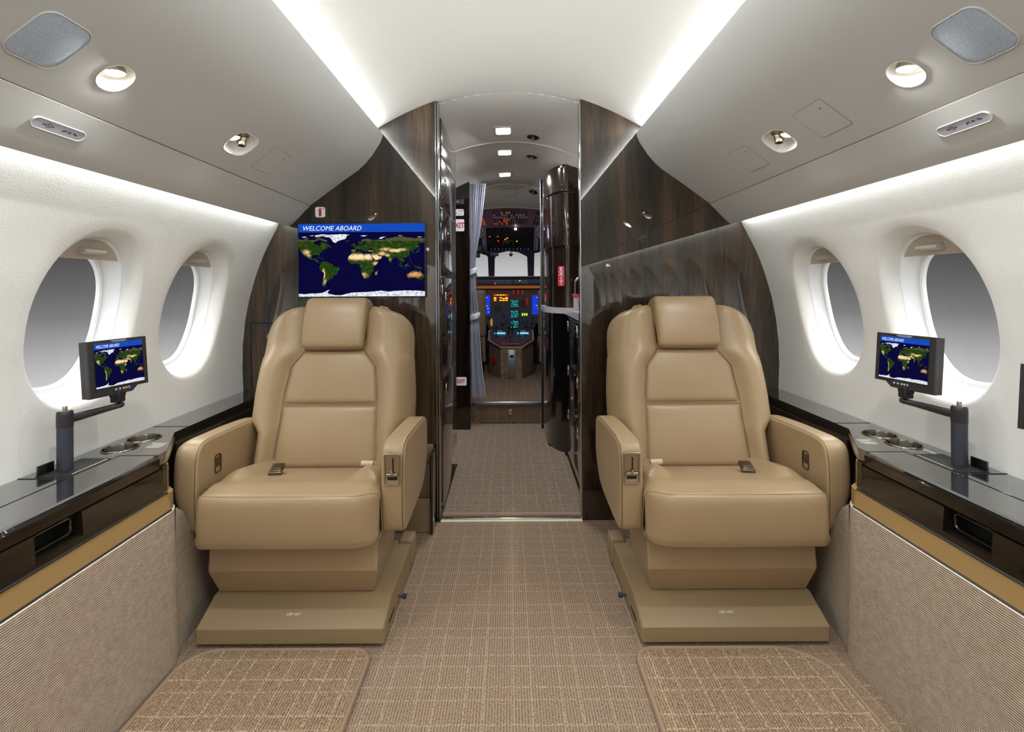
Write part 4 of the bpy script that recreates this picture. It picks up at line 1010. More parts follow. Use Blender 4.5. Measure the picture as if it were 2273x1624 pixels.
def land_material():
    m = bpy.data.materials.new('screen_land'); m.use_nodes = True; nt = m.node_tree; N, L = nt.nodes, nt.links; N.clear()
    out = N.new('ShaderNodeOutputMaterial'); em = N.new('ShaderNodeEmission'); L.new(em.outputs[0], out.inputs[0])
    uv = N.new('ShaderNodeUVMap'); sep = N.new('ShaderNodeSeparateXYZ'); L.new(uv.outputs[0], sep.inputs[0])
    nz = N.new('ShaderNodeTexNoise'); nz.inputs['Scale'].default_value = .12; nz.inputs['Detail'].default_value = 5; L.new(uv.outputs[0], nz.inputs['Vector'])
    def mth(op, *a):
        n = N.new('ShaderNodeMath'); n.operation = op
        for i, v in enumerate(a):
            if isinstance(v, (int, float)): n.inputs[i].default_value = v
            else: L.new(v, n.inputs[i])
        return n.outputs[0]
    tot = 0.0
    for cx, cy, rx, ry, amp in DES:
        dx = mth('DIVIDE', mth('SUBTRACT', sep.outputs['X'], cx), rx); dy = mth('DIVIDE', mth('SUBTRACT', sep.outputs['Y'], cy), ry)
        r2 = mth('ADD', mth('MULTIPLY', dx, dx), mth('MULTIPLY', dy, dy))
        g = mth('MULTIPLY', mth('EXPONENT', mth('MULTIPLY', mth('POWER', r2, 1.5), -.75)), amp)
        tot = mth('MAXIMUM', g, tot)
    f = mth('ADD', tot, mth('MULTIPLY', mth('SUBTRACT', nz.outputs[0], .5), .95))
    r = N.new('ShaderNodeValToRGB'); L.new(f, r.inputs[0])
    ramp_set(r.color_ramp, [(0, lin(32,58,18)), (.22, lin(70,84,36)), (.45, lin(132,116,74)), (.72, lin(214,184,132)), (1, lin(246,222,172))])
    no = mth('MULTIPLY', mth('LESS_THAN', sep.outputs['Y'], -10), mth('GREATER_THAN', sep.outputs['X'], 100))
    hs = N.new('ShaderNodeMix'); hs.data_type = 'RGBA'; hs.blend_type = 'MULTIPLY'; L.new(no, hs.inputs['Factor']); L.new(r.outputs[0], hs.inputs['A']); hs.inputs['B'].default_value = (.78, .52, .42, 1)
    tu = mth('GREATER_THAN', mth('ADD', sep.outputs['Y'], mth('MULTIPLY', nz.outputs[0], 8)), 69)
    h2 = N.new('ShaderNodeMix'); h2.data_type = 'RGBA'; L.new(mth('MULTIPLY', tu, .4), h2.inputs['Factor']); L.new(hs.outputs['Result'], h2.inputs['A']); h2.inputs['B'].default_value = (*lin(112,100,70), 1)
    L.new(h2.outputs['Result'], em.inputs[0]); em.inputs[1].default_value = 1.0
    return m
M['screen_land'] = land_material()
def ice_material():
    m = bpy.data.materials.new('screen_ice'); m.use_nodes = True; nt = m.node_tree; N, L = nt.nodes, nt.links; N.clear()
    out = N.new('ShaderNodeOutputMaterial'); em = N.new('ShaderNodeEmission'); L.new(em.outputs[0], out.inputs[0])
    uv = N.new('ShaderNodeUVMap'); nz = N.new('ShaderNodeTexNoise'); nz.inputs['Scale'].default_value = .16; nz.inputs['Detail'].default_value = 5; L.new(uv.outputs[0], nz.inputs['Vector'])
    r = N.new('ShaderNodeValToRGB'); L.new(nz.outputs[0], r.inputs[0]); ramp_set(r.color_ramp, [(.3, lin(150,156,170)), (.5, lin(214,218,226)), (.62, lin(246,246,250))]); L.new(r.outputs[0], em.inputs[0])
    return m
M['screen_ice'] = ice_material()
def map_layer(name, polys, x0, x1, y0, y1, z, mat, parent, mat4):
    """lon/lat outlines laid on a screen rectangle, keeping lon/lat as UVs for the colouring"""
    bm = BM(); uvl = bm.loops.layers.uv.new('lonlat'); ll = {}
    for poly in polys:
        p3 = [Vector((a, b, 0)) for a, b in poly]; vs = []
        for a, b in poly:
            v = bm.verts.new((x0+(a+127)/281.5*(x1-x0), y0+(b+81)/169.7*(y1-y0), z)); ll[v] = (a, b); vs.append(v)
        for t in tessellate_polygon([p3]):
            try: bm.faces.new([vs[i] for i in t])
            except ValueError: pass
    for f in bm.faces:
        if f.normal.z < 0: f.normal_flip()
        for lp in f.loops: lp[uvl].uv = ll[lp.vert]
    me = bpy.data.meshes.new(name); bm.to_mesh(me); bm.free(); me.transform(mat4)
    return put(name, me, M[mat], parent, flat=True)
def screen_face(w, h, parent, mat4, hdr=.115):
    """display: sea, header bar with greeting, land and ice; local x right, y up, z out"""
    def quad(name, x0, y0, x1, y1, z, mat):
        bm = BM(); bm.faces.new([bm.verts.new(mat4 @ Vector(p)) for p in ((x0,y0,z),(x1,y0,z),(x1,y1,z),(x0,y1,z))]); return put_bm(name, bm, mat)
    def put_bm(name, bm, mat):
        me = bpy.data.meshes.new(name); bm.to_mesh(me); bm.free(); return put(name, me, M[mat], d, flat=True)
    bm = BM(); bm.faces.new([bm.verts.new(mat4 @ Vector(p)) for p in ((-w/2,-h/2,0),(w/2,-h/2,0),(w/2,h/2,0),(-w/2,h/2,0))])
    me = bpy.data.meshes.new('display'); bm.to_mesh(me); bm.free(); d = put('display', me, M['screen_sea'], parent, flat=True)
    ht = h*hdr
    quad('header_bar', -w/2, h/2-ht, w/2, h/2, .0003, 'screen_blue')
    me = text_mesh('WELCOME ABOARD', ht*.80, shear=.25, extrude=0)
    xs = [v.co.x for v in me.vertices]; k = w*.462/(max(xs)-min(xs))
    me.transform(mat4 @ Matrix.Translation((-w/2+w*.03, h/2-ht*.80, .0006)) @ Matrix.Diagonal((k, 1, 1, 1)))
    put('greeting_lettering', me, M['screen_white'], d, flat=True)
    map_layer('land_map', LAND, -w/2, w/2, -h/2, h/2-ht, .0003, 'screen_land', d, mat4)
    map_layer('ice_map', ICE, -w/2, w/2, -h/2, h/2-ht, .0005, 'screen_ice', d, mat4)
    return d
# ---- wall screen on the left bulkhead
W, H = .565, .325; cx, cz = -.665, 1.1765
t = thing('wall_screen', 'wide flat screen showing a world map, on the left wood bulkhead', 'television', (cx, YB, cz))
bm = BM(); add_box(bm, (-W/2-.005, -.016, -H/2-.005), (W/2+.005, 0, H/2+.005), .003); build('housing', bm, M['black_plastic'], t)
screen_face(W, H, t, Matrix.Translation((0, -.0166, 0)) @ Matrix.Rotation(radians(90), 4, 'X'))
# ---- fire extinguisher sign above it
t = thing('extinguisher_sign', 'small pale square sign with a red fire extinguisher, above the wall screen', 'sign', (-.855, YB, 1.394))
bm = BM(); add_prism(bm, rrect(.044, .046, .008, 5), 'y', -.0025, 0); build('plate', bm, M['sign_white'], t, flat=True)
bm = BM(); ol = [(-.006,-.018),(.006,-.018),(.006,.006),(.003,.011),(.003,.013),(.014,.0155),(.014,.012),(.017,.012),(.017,.0175),(.002,.0165),(.002,.018),(-.002,.018),(-.003,.016),(-.009,.013),(-.010,.009),(-.008,.009),(-.004,.012),(-.003,.011),(-.006,.006)]
add_poly(bm, [(x, -.0029, z) for x, z in ol]); build('extinguisher_symbol', bm, M['sign_red'], t, flat=True)
# ---- arm mounted screens on the ledges
def monitor(s, dy, dz, label, post=True, xoff=0.0):
    A = Vector((-.969+.0 if False else -1.095, 1.282)); B = Vector((-1.063, 1.447))      # near and far ends of the left screen face
    c = (A+B)/2; d = (B-A); w = d.length; d.normalize()
    ex = Vector((d.x, d.y, 0)); n0 = Vector((d.y, -d.x, 0))
    if s > 0: ex = Vector((ex.x, -ex.y, 0)); n0 = Vector((-n0.x, n0.y, 0)); c = Vector((-c.x, c.y)); ex = Vector((ex.x, ex.y, 0))
    h = .150; tilt = radians(4)
    ez = (n0*cos(tilt) + Vector((0,0,1))*sin(tilt)).normalized(); ey = ez.cross(ex).normalized()
    if ey.z < 0: ex = -ex; ey = ez.cross(ex).normalized()
    m = Matrix((ex, ey, ez)).transposed().to_4x4(); m.translation = Vector((c.x+s*xoff, c.y+dy, .840+dz))
    t = thing('seat_monitor', label, 'monitor', group='arm mounted monitors', mat4=m)
    q = -1 if s < 0 else 1                        # the deeper chin is on the near side
    hw, hh = w/2, h/2
    out = [(q*hw,-hh),(q*hw,hh),(-q*hw,hh),(-q*hw,-hh+.014),(-q*(hw-.034),-hh+.014),(-q*(hw-.050),-hh)]
    bm = BM(); rings = []
    cxo = 0; 
    for k, z in ((.97,-.030),(.985,-.028),(.99,-.012),(.995,-.0115),(1.0,-.010),(1.0,-.002),(.985,0.0)):
        rings.append([(x*k, y*k, z) for x, y in out])
    add_loft(bm, rings, True, True, True); build('housing', bm, M['black_plastic'], t, angle=30)
    sw, sh = .138, .117; sx = q*(-.001); sy = .0075
    screen_face(sw, sh, t, Matrix.Translation((sx, sy, .0008)), hdr=.125)
    bm = BM(); add_tube(bm, [(sx+a*(sw/2+.0008), sy+b*(sh/2+.0008), .0004) for a, b in ((-1,-1),(1,-1),(1,1),(-1,1))], .0012, 5, closed=True); build('bezel_edge', bm, M['black'], t)
    for i, ln in enumerate(('MONITOR MUST BE STOWED DURING', 'TAXI, TAKEOFF AND LANDING')):
        lettering(ln, .0026, Matrix.Translation((sx, .0704-.0030*i, .0006)), M['ink_white'], t, name='warning_lettering', align='CENTER', extrude=.0001)
    bm = BM(); add_plate(bm, rrect(.048, .0095, .001, 2, q*-.004, -.0615), -.001, .0008); kp = build('key_strip', bm, M['post'], t, flat=True)
    for x, mt in ((-.019,'white_led'),(-.008,'white_led'),(.003,'white_led'),(.0105,'orange_led'),(.0185,'blue_led')):
        bm = BM(); add_lathe(bm, [(.0022,.0008),(.0022,.0013),(.001,.0014)] if mt != 'blue_led' else [(.0028,.0009),(.0024,.0014),(.0018,.0014),(.0016,.0009)], (q*-.004+x, -.0615, 0), seg=14, cap1=mt != 'blue_led'); build('key', bm, M[mt], kp)
    # hinge, arm and post, in world space
    hp = m @ Vector((0, -hh+.006, -.012))
    bm = BM(); add_box(bm, hp+Vector((-.013,-.013,-.030)), hp+Vector((.013,.013,.002)), .004); add_lathe(bm, [(.0075,-.020),(.0085,-.018),(.0085,.018),(.0075,.020)], hp+Vector((0,0,-.010)), 'y', 18, True, True); build('hinge', bm, M['black'], t, world=True)
    pz = .742+dz*0; pp = Vector((s*1.146, 1.270+dy, .5915)); hp2 = Vector((hp.x, hp.y, .731+dz))
    aim = Vector((pp.x, pp.y, .718+dz))
    bm = BM(); k = []
    dirv = (hp2-aim).normalized(); sd = dirv.cross(Vector((0,0,1))).normalized()
    rings = []
    for f, wd, hg in ((0,.009,.011),(.25,.009,.011),(.8,.008,.008),(.97,.011,.007),(1.06,.011,.007),(1.12,.006,.005)):
        p = aim.lerp(hp2, f); u = Vector((0,0,1))
        rings.append([p+sd*wd*cc+u*hg*ss for cc, ss in ((1,.5),(.6,1),(-.6,1),(-1,.5),(-1,-.5),(-.6,-1),(.6,-1),(1,-.5))])
    add_loft(bm, rings, True, True, True); build('arm', bm, M['black_plastic'], t, world=True, angle=50)
    bm = BM(); add_lathe(bm, [(.0168,.0),(.0168,.108)], pp, seg=32, cap0=True); build('post', bm, M['post'], t, world=True)
    bm = BM(); add_lathe(bm, [(.0171,.108),(.0175,.110),(.0175,.138),(.0168,.146),(.014,.150),(.001,.151)], pp+Vector((0,0,dz)), seg=32, cap0=True, cap1=True); build('post_head', bm, M['black_plastic'], t, world=True)
    bm = BM(); add_lathe(bm, [(.005,.149),(.005,.159),(.004,.161)], pp+Vector((0,0,dz)), seg=18, cap1=True); build('release_button', bm, M['nickel'], t, world=True)
    return t
monitor(-1, 0, 0, 'small dark monitor with map screen on a post arm below the left windows')
monitor(1, 0, 0, 'small dark monitor with map screen on a post arm below the right windows')
monitor(1, -.405, -.030, 'dark monitor cut off by the right border, nearer than the post monitor', xoff=.0)

# ================================================================== FLOOR MATS
def floor_mat(pts, label, r=.06):
    t = thing('carpet_mat', label, 'mat', (sum(p[0] for p in pts)/len(pts), .9, 0), 'bound carpet mats in front of the seats')
    bm = BM(); add_prism(bm, pts, 'z', .0005, .010); build('pile', bm, M['carpet_mat'], t, world=True, flat=True)
    bm = BM(); add_tube(bm, [(x, y, .0065) for x, y in pts], .0068, 8, closed=True); build('bound_edge', bm, M['binding'], t, world=True)
M['carpet_mat'] = carpet('beige_mat_carpet', (178,153,126), (116,95,75), (222,206,176), px=.108, py=.112, line_amount=.5)
def rounded(x0, x1, y0, y1, r0, r1):
    """outline with the two forward corners rounded: r0 at x0, r1 at x1"""
    out = [(x1, y0), ] 
    for k in range(9):
        a = radians(90*k/8); out.append((x1-r1+r1*cos(a), y1-r1+r1*sin(a)))
    for k in range(9):
        a = radians(90+90*k/8); out.append((x0+r0+r0*cos(a), y1-r0+r0*sin(a)))
    out.append((x0, y0)); return out
floor_mat(rounded(-.925, -.408, -.4, 1.438-.008, .09, .05), 'beige carpet mat with bound edge in front of the seat below the map screen')
floor_mat(rounded(.352, .875, -.4, 1.438-.008, .05, .13), 'beige carpet mat with bound edge in front of the seat on the right')
# ================================================================== HALL
def pull(bm, c, n, ln=.055):
    """almond shaped flush latch on a face; c centre, n outward x sign"""
    rings = []
    for k, d in ((1,0),(.95,.003),(.7,.006),(.3,.0075)):
        rings.append([(c[0]+n*d, c[1]+k*.011*cos(2*pi*j/20), c[2]+k*ln/2*math.copysign(abs(sin(2*pi*j/20))**1.2, sin(2*pi*j/20))) for j in range(20)])
    add_loft(bm, rings, True, True, True)
def body(bm, pts, z0, z1): add_prism(bm, pts, 'z', z0, z1)
t = thing('hall_cabinet', 'tall glossy ebony cabinet on the left of the hall, just past the doorway', 'cabinet', (-.6, 2.6, .02))
P = lambda n, bm, m, par=None, **k: build(n, bm, M[m], par or t, world=True, **k)
bm = BM(); add_prism(bm, [(-.320,.021),(-.320,1.842),(-.40,1.81),(-.50,1.758),(-.60,1.697),(-.60,.021)], 'y', 2.286, 2.898); P('carcass', bm, 'ebony', flat=True)
for z0, z1 in ((.03, .62), (.625, 1.10), (1.105, 1.42), (1.425, 1.66), (1.665, 1.835)):
    bm = BM(); add_box(bm, (-.325, 2.292, z0), (-.3155, 2.890, z1), .002); d = P('door', bm, 'ebony')
    if z0 > 1.6: continue
    bm = BM(); pull(bm, (-.3155, 2.42, (z1-.10) if z0 > .1 else z1-.06), 1); P('latch', bm, 'chrome', d)
bm = BM(); add_tube(bm, [(-.318, 2.899, .03), (-.318, 2.899, 1.835)], .0025, 6); P('edge_bead', bm, 'chrome')
# galley: low cabinet, worktop and bow fronted tall column
plan = [(.345,2.286)]
for k in range(0, 9):
    a = radians(81-81*k/8); plan.append((.366-.13*cos(a), 3.40-.312*sin(a)))
plan += [(.236,3.655),(.95,3.655),(.95,2.286)]
t = thing('galley_cabinet', 'black lacquered galley cabinet with bowed front on the right of the hall', 'cabinet', (.5, 3.0, .02))
bm = BM(); body(bm, plan, .021, .886); P('carcass', bm, 'black_gloss', angle=30)
for y0, y1, zs in ((2.30, 2.66, (.10,.36,.62)), (2.67, 3.06, (.10,.36,.62))):
    for z in zs:
        bm = BM(); add_box(bm, (.3405, y0, z), (.347, y1, z+.25), .002); d = P('door', bm, 'black_gloss')
        bm = BM(); pull(bm, (.3405, (y0+y1)/2+.06, z+.20), -1, .06); P('latch', bm, 'chrome', d)
t = thing('galley_worktop', 'pale galley worktop wrapping the bowed cabinet on the right of the hall', 'worktop', (.5, 3.0, .893))
wp = [(x-.012 if x < .9 else x, y) for x, y in plan if y < 3.64] + [(.225, 3.655), (.95, 3.655)]
wp = [(x-.012 if x < .9 else x, y) for x, y in plan[:-3]] + [(.224, 3.655), (.95, 3.655), (.95, 2.286)]
bm = BM(); body(bm, wp, .886, .922); P('slab', bm, 'counter_white', angle=30)
t = thing('galley_column', 'tall dark bow fronted wood cupboard above the galley worktop', 'cabinet', (.5, 3.4, .922))
col = [(x, y) for x, y in plan[1:-2]]; col = [(.95, 3.0875), (.40, 3.0875)] + [(.366-.13*cos(radians(q)), 3.40-.312*sin(radians(q))) for q in range(90, -1, -6)] + [(.236, 3.655), (.95, 3.655)]
bm = BM(); body(bm, [(x+.006 if x < .9 else x, y+.006) for x, y in col], .923, 1.31); P('recess_back', bm, 'ebony', angle=30)
bm = BM(); body(bm, col, 1.31, 1.640); P('middle_door', bm, 'ebony', angle=30)
bm = BM(); body(bm, col, 1.652, 1.80); body(bm, [(x+.012 if x < .9 else x, y+.012) for x, y in col], 1.80, 1.822); P('top_door', bm, 'ebony', angle=30)
bm = BM(); body(bm, [(x+.008 if x < .9 else x, y+.008) for x, y in col], 1.640, 1.652); P('joint', bm, 'black', flat=True)
for z in (1.655, 1.638):
    bm = BM(); add_tube(bm, [(x-.001, y-.001, z) for x, y in col[1:17]], .0016, 6); P('edge_bead', bm, 'chrome')
bm = BM(); add_box(bm, (.2345, 3.45, 1.62), (.2385, 3.47, 1.70), .002); add_lathe(bm, [(.006,-.004),(.006,.003)], (.234, 3.46, 1.66), 'x', 12, True, True); P('latch', bm, 'chrome')
# faucet and red cup by the sink
t = thing('galley_faucet', 'chrome gooseneck faucet at the right edge of the hall doorway', 'faucet', (.375, 2.86, .922))
bm = BM(); add_lathe(bm, [(.013,.0),(.013,.012),(.009,.016)], (.375, 2.86, .922), seg=18, cap0=True, cap1=True); P('base', bm, 'chrome')
bm = BM(); add_tube(bm, [(.375, 2.86, .93), (.375, 2.86, 1.07)] + [(.40-.025*cos(radians(a)), 2.86, 1.07+.035*sin(radians(a))) for a in (30,60,90,120,150,180)], .006, 10); P('spout', bm, 'chrome')
t = thing('galley_dispenser', 'small white dispenser with a red lid beside the galley faucet', 'dispenser', (.372, 2.74, .922))
bm = BM(); add_box(bm, (.352, 2.73, .922), (.392, 2.77, .995), .004); P('body', bm, 'counter_white')
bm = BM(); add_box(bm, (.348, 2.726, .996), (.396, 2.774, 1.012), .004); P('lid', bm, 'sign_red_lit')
# upright exit sign on the column
t = thing('exit_sign', 'narrow upright red EXIT plate on the dark galley column', 'sign', (.0, 0, 0), 'exit signs', mat4=Matrix.Translation((.3205, 3.1015, 1.120)) @ Matrix.Rotation(radians(-12), 4, 'Z') @ Matrix.Rotation(radians(90), 4, 'X'))
bm = BM(); add_plate(bm, rrect(.040, .124, .006, 4), -.006, .002); build('plate', bm, M['sign_red_lit'], t, flat=True)
for i, ch in enumerate('EXIT'):
    lettering(ch, .034, Matrix.Translation((0, .032-.0283*i, .0024)), M['ink_white'], t, align='CENTER', extrude=.0002, offset=.0013)
# signs on the dark partition left of the cockpit opening
YP = 3.60
def flat_sign(label, u0, v0, u1, v1, r=.008):
    a, b_ = px(u0, v1, YP), px(u1, v0, YP); c = (a+b_)/2; w, h = b_.x-a.x, b_.z-a.z
    t = thing('exit_sign' if 'EXIT' in label else 'notice_sign', label, 'sign', group='exit signs' if 'EXIT' in label else None, mat4=Matrix.Translation((c.x, YP, c.z)) @ Matrix.Rotation(radians(90), 4, 'X'))
    bm = BM(); add_plate(bm, rrect(w, h, r, 4), -.0005, .003); build('plate', bm, M['sign_white'], t, flat=True); return t, w, h
t, w, h = flat_sign('larger white EXIT sign with red letters on the dark partition beside the curtain top', 997, 486, 1031, 512.5)
lettering('EXIT', .056, Matrix.Translation((.012, -.020, .0034)) @ Matrix.Diagonal((.78, 1, 1, 1)), M['sign_red'], t, align='CENTER', extrude=.0002, offset=.0018)
t, w, h = flat_sign('smaller white EXIT sign low on the dark partition beside the curtain hem', 1008, 836, 1034.5, 854.5)
lettering('EXIT', .038, Matrix.Translation((.003, -.013, .0034)) @ Matrix.Diagonal((.72, 1, 1, 1)), M['sign_red'], t, align='CENTER', extrude=.0002, offset=.0013)
t, w, h = flat_sign('white notice with rows of small red print above the upper red lettered sign', 997, 463.5, 1030.5, 478)
bm = BM(); rnd = random.Random(3)
for i in range(4):
    x = -.045
    while x < .045:
        L = .008+.010*rnd.random()
        if rnd.random() < .75: bm.faces.new([bm.verts.new(p) for p in ((x,.014-.009*i,.0033),(x+L,.014-.009*i,.0033),(x+L,.018-.009*i,.0033),(x,.018-.009*i,.0033))])
        x += L+.005
build('print', bm, M['sign_red'], t, flat=True)
t = thing('switch_panel', 'small grey switch panel with three lit orange dots on the dark partition', 'switch', (0,0,0), mat4=Matrix.Translation((px(1015, 447.5, YP).x, YP, px(1015, 447.5, YP).z)) @ Matrix.Rotation(radians(90), 4, 'X'))
bm = BM(); add_box(bm, (-.05, -.018, 0), (.052, .018, .004), .001); build('plate', bm, M['cockpit_panel'], t)
for x in (-.023, -.010, .006):
    bm = BM(); add_box(bm, (x-.003, -.001, .003), (x+.003, .006, .008), .001); build('switch', bm, M['orange_led'], t)
    bm = BM(); add_box(bm, (x-.0025, -.010, .003), (x+.0025, -.003, .007), .001); build('toggle', bm, M['nickel'], t)
# curtain tied back at the left of the cockpit opening
t = thing('cockpit_curtain', 'grey pleated curtain tied back at the left of the cockpit opening', 'curtain', (-.24, 3.72, .2))
YCU = 3.70
def cur_edge(z):
    pts = [(.235,-.294,-.186),(.50,-.294,-.215),(.80,-.294,-.234),(.86,-.292,-.236),(1.0,-.294,-.252),(1.17,-.295,-.258),(1.30,-.296,-.250),(1.45,-.296,-.222),(1.60,-.296,-.200),(1.82,-.293,-.176)]
    if z <= pts[0][0]: return pts[0][1:]
    for (z0,a0,b0), (z1,a1,b1) in zip(pts, pts[1:]):
        if z0 <= z <= z1:
            k = (z-z0)/(z1-z0); return a0+(a1-a0)*k, b0+(b1-b0)*k
    return pts[-1][1:]
bm = BM(); vs = []; nz, nx = 44, 84
for i in range(nz+1):
    z = .235+(1.825-.235)*i/nz; a, b_ = cur_edge(z); row = []
    pinch = 1 if abs(z-1.17) > .12 and abs(z-.84) > .08 else .55
    for j in range(nx+1):
        f = j/nx; ph = 7*2*pi*f + .5*sin(3*z)
        row.append(bm.verts.new((a+(b_-a)*(f+.012*sin(ph*2)), YCU+pinch*(.020*sin(ph)+.006*sin(2.3*ph+z*2)), z)))
    vs.append(row)
for i in range(nz):
    for j in range(nx): bm.faces.new((vs[i][j], vs[i][j+1], vs[i+1][j+1], vs[i+1][j]))
P('drape', bm, 'curtain', angle=180)
for z, n in ((1.17, 'tie_band'), (.835, 'tie_band')):
    a, b_ = cur_edge(z); bm = BM(); cxx = (a+b_)/2; rx = (b_-a)/2+.008
    rings = [[(cxx+(rx+dr)*cos(2*pi*k/24), YCU+(.026+dr)*sin(2*pi*k/24), z+dz+.012*cos(2*pi*k/24)) for k in range(24)] for dz, dr in ((-.022,0),(-.018,.003),(.018,.003),(.022,0))]
    add_loft(bm, rings); P(n, bm, 'curtain')

# ================================================================== COCKPIT
# small hatch and downlights in the hall ceiling
def ceil_z(x, y):
    if y < 2.284: return arc(x)
    if y <= 2.9:
        k = (y-2.284)/(2.9-2.284); return arc(x, 1.950+(1.905-1.950)*k, .505+(.56-.505)*k)
    if y <= 3.9:
        k = (y-2.903)/(3.9-2.903); return arc(x, 1.905+(1.868-1.905)*k, .56+(.74-.56)*k)
    k = (y-3.9)/.4; return arc(x, 1.865+(1.748-1.865)*k, .74+(.25-.74)*k)
def ceil_frame(x, y):
    e = .01; p = Vector((x, y, ceil_z(x, y)))
    tx_ = (Vector((x+e, y, ceil_z(x+e, y)))-p).normalized(); ty = (Vector((x, y+e, ceil_z(x, y+e)))-p).normalized()
    n = ty.cross(tx_).normalized(); ey = n.cross(tx_).normalized()
    m = Matrix((tx_, ey, n)).transposed().to_4x4(); m.translation = p; return m
LAB = ('square lit ceiling light in the hall, first from the doorway', 'square lit ceiling light in the hall, second from the doorway', 'square lit ceiling light in the hall, last before the cockpit')
for i, (x, y) in enumerate(((-.034, 2.735), (-.029, 3.10), (-.032, 3.62))):
    t = thing('hall_light', LAB[i], 'light', group='hall ceiling lights', mat4=ceil_frame(x, y))
    bm = BM(); ol = rrect(.112, .125, .012, 4)
    add_loft(bm, [[(a*k, b_*k, z) for a, b_ in ol] for k, z in ((1,.0),(1,.003),(.97,.004),(.70,.004),(.68,.002))]); build('frame', bm, M['headliner'], t, angle=30)
    bm = BM(); add_plate(bm, rrect(.078, .088, .012, 4), .0, .006, .002); build('diffuser', bm, M['lamp_white'], t)
for i, (u, v, y) in enumerate(((1185, 296, 2.81), (1182, 339, 3.16), (1185, 422, 3.98))):
    x = (u-1130)*y/F_PX+CAMX
    t = thing('ceiling_nozzle', ('round dark air nozzle in the hall ceiling beside the first light', 'round dark air nozzle in the hall ceiling beside the second light', 'round dark air nozzle above the cockpit opening')[i], 'air vent', group='hall ceiling nozzles', mat4=ceil_frame(x, y))
    bm = BM(); add_lathe(bm, [(.036,0),(.036,.003),(.032,.0045),(.028,.003),(.026,.001)], (0,0,0), seg=28); build('ring', bm, M['bronze'], t)
    bm = BM(); add_lathe(bm, [(.027,.002),(.020,.0025),(.001,.0025)], (0,0,0), seg=28, cap1=True); build('well', bm, M['black'], t)
    bm = BM(); add_lathe(bm, [(.012,.002),(.011,.014),(.007,.016),(.001,.016)], (0,0,0), seg=20, cap1=True); build('nozzle', bm, M['chrome'], t)
t = thing('ceiling_hatch', 'small square flush hatch in the ceiling above the cockpit opening', 'hatch', mat4=ceil_frame(.008, 4.03))
bm = BM(); ol = rrect(.10, .12, .005, 3); add_tube(bm, [(a, b_, .0005) for a, b_ in ol], .002, 5, closed=True); build('gap', bm, M['groove'], t)
bm = BM(); add_plate(bm, rrect(.097, .117, .005, 3), -.001, .001); build('cover', bm, M['headliner'], t, flat=True)
# circuit breaker panel
C0, C1 = px(1130, 460, 4.32), px(1130, 503, 4.72)
slope = (C1-C0); sl = slope.length
ey = -slope.normalized(); ez = Vector((0, ey.z, -ey.y)); ez = ez if ez.y < 0 else -ez
ex = ey.cross(ez)
m = Matrix((ex, ey, ez)).transposed().to_4x4(); m.translation = (C0+C1)/2
t = thing('breaker_panel', 'mauve sloping overhead panel of circuit breaker rows above the windshield', 'control panel', mat4=m)
bm = BM(); add_box(bm, (-.75, -sl/2, -.02), (.75, sl/2, 0), .004); build('panel', bm, M['cockpit_mauve'], t)
rnd = random.Random(11); cnt = 0
for j in range(14):
    for i in range(7):
        x = -.142+.0222*j; y = .155-.0465*i if i < 3 else .150-.047*i
        mt = 'breaker'
        if i in (2, 3) and rnd.random() < .8: mt = 'breaker_pale'
        elif j < 7 and i in (1, 4, 5, 6) and rnd.random() < .45: mt = 'breaker_orange'
        if rnd.random() < .05: continue
        bm = BM(); add_lathe(bm, [(.0075,0),(.0075,.006),(.006,.010),(.004,.012)], (x+.012, y, 0), seg=8, cap1=True); build('breaker', bm, M[mt], t, flat=True); cnt += 1
for q in (-1, 1):
    bm = BM()
    for j in range(3):
        for i in range(9):
            if rnd.random() < .12: continue
            x = q*(.262+.03*j)+.004+(.0 if q > 0 else 0); add_lathe(bm, [(.009,0),(.009,.010),(.005,.014)], (x-q*.004*i, .16-.038*i, 0), seg=6, cap1=True)
    o = build('side_breakers', bm, M['breaker_orange' if q < 0 else 'breaker'], t, flat=True); o['kind'] = 'stuff'
# overhead switch panel
C0, C1 = px(1133, 504.5, 4.74), px(1133, 555.5, 4.98)
slope = C1-C0; sl = slope.length; ey = -slope.normalized(); ez = Vector((0, ey.z, -ey.y)); ez = ez if ez.y < 0 else -ez; ex = ey.cross(ez)
m = Matrix((ex, ey, ez)).transposed().to_4x4(); m.translation = (C0+C1)/2
t = thing('overhead_switch_panel', 'dark overhead switch panel with small lit lamps above the centre windshield', 'control panel', mat4=m)
hw = .232; hh = sl/2
bm = BM(); add_box(bm, (-hw, -hh, -.03), (hw, hh, 0), .004); build('panel', bm, M['cockpit_dark'], t)
bm = BM()
for q in (-1, 1): add_box(bm, (q*(hw+.02)-.02, -hh-.005, -.04), (q*(hw+.02)+.02, hh+.015, .004), .008)
add_box(bm, (-hw-.04, hh, -.04), (hw+.04, hh+.015, .004), .005); build('surround', bm, M['cockpit_grey'], t)
def dot(x, y, w, h, mt, nm='lamp', z=.003):
    bm = BM(); add_box(bm, (x-w/2, y-h/2, 0), (x+w/2, y+h/2, z), .0008); return build(nm, bm, M[mt], t, flat=True)
dot(.052, hh-.018, .020, .014, 'lens', 'map_lamp', .01)
for x, y, mt in ((-.200,.035,'lit_red'),(-.122,.037,'lit_red'),(-.118,-.022,'lit_red'),(-.198,-.022,'sign_red'),(-.048,-.002,'lit_orange'),(-.028,.015,'lit_orange'),(.066,-.028,'lit_green')):
    dot(x, y, .014, .007, mt)
bm = BM()
for x in (-.068, -.020, .028): add_box(bm, (x-.002, -.07, 0), (x+.002, -.022, .002))
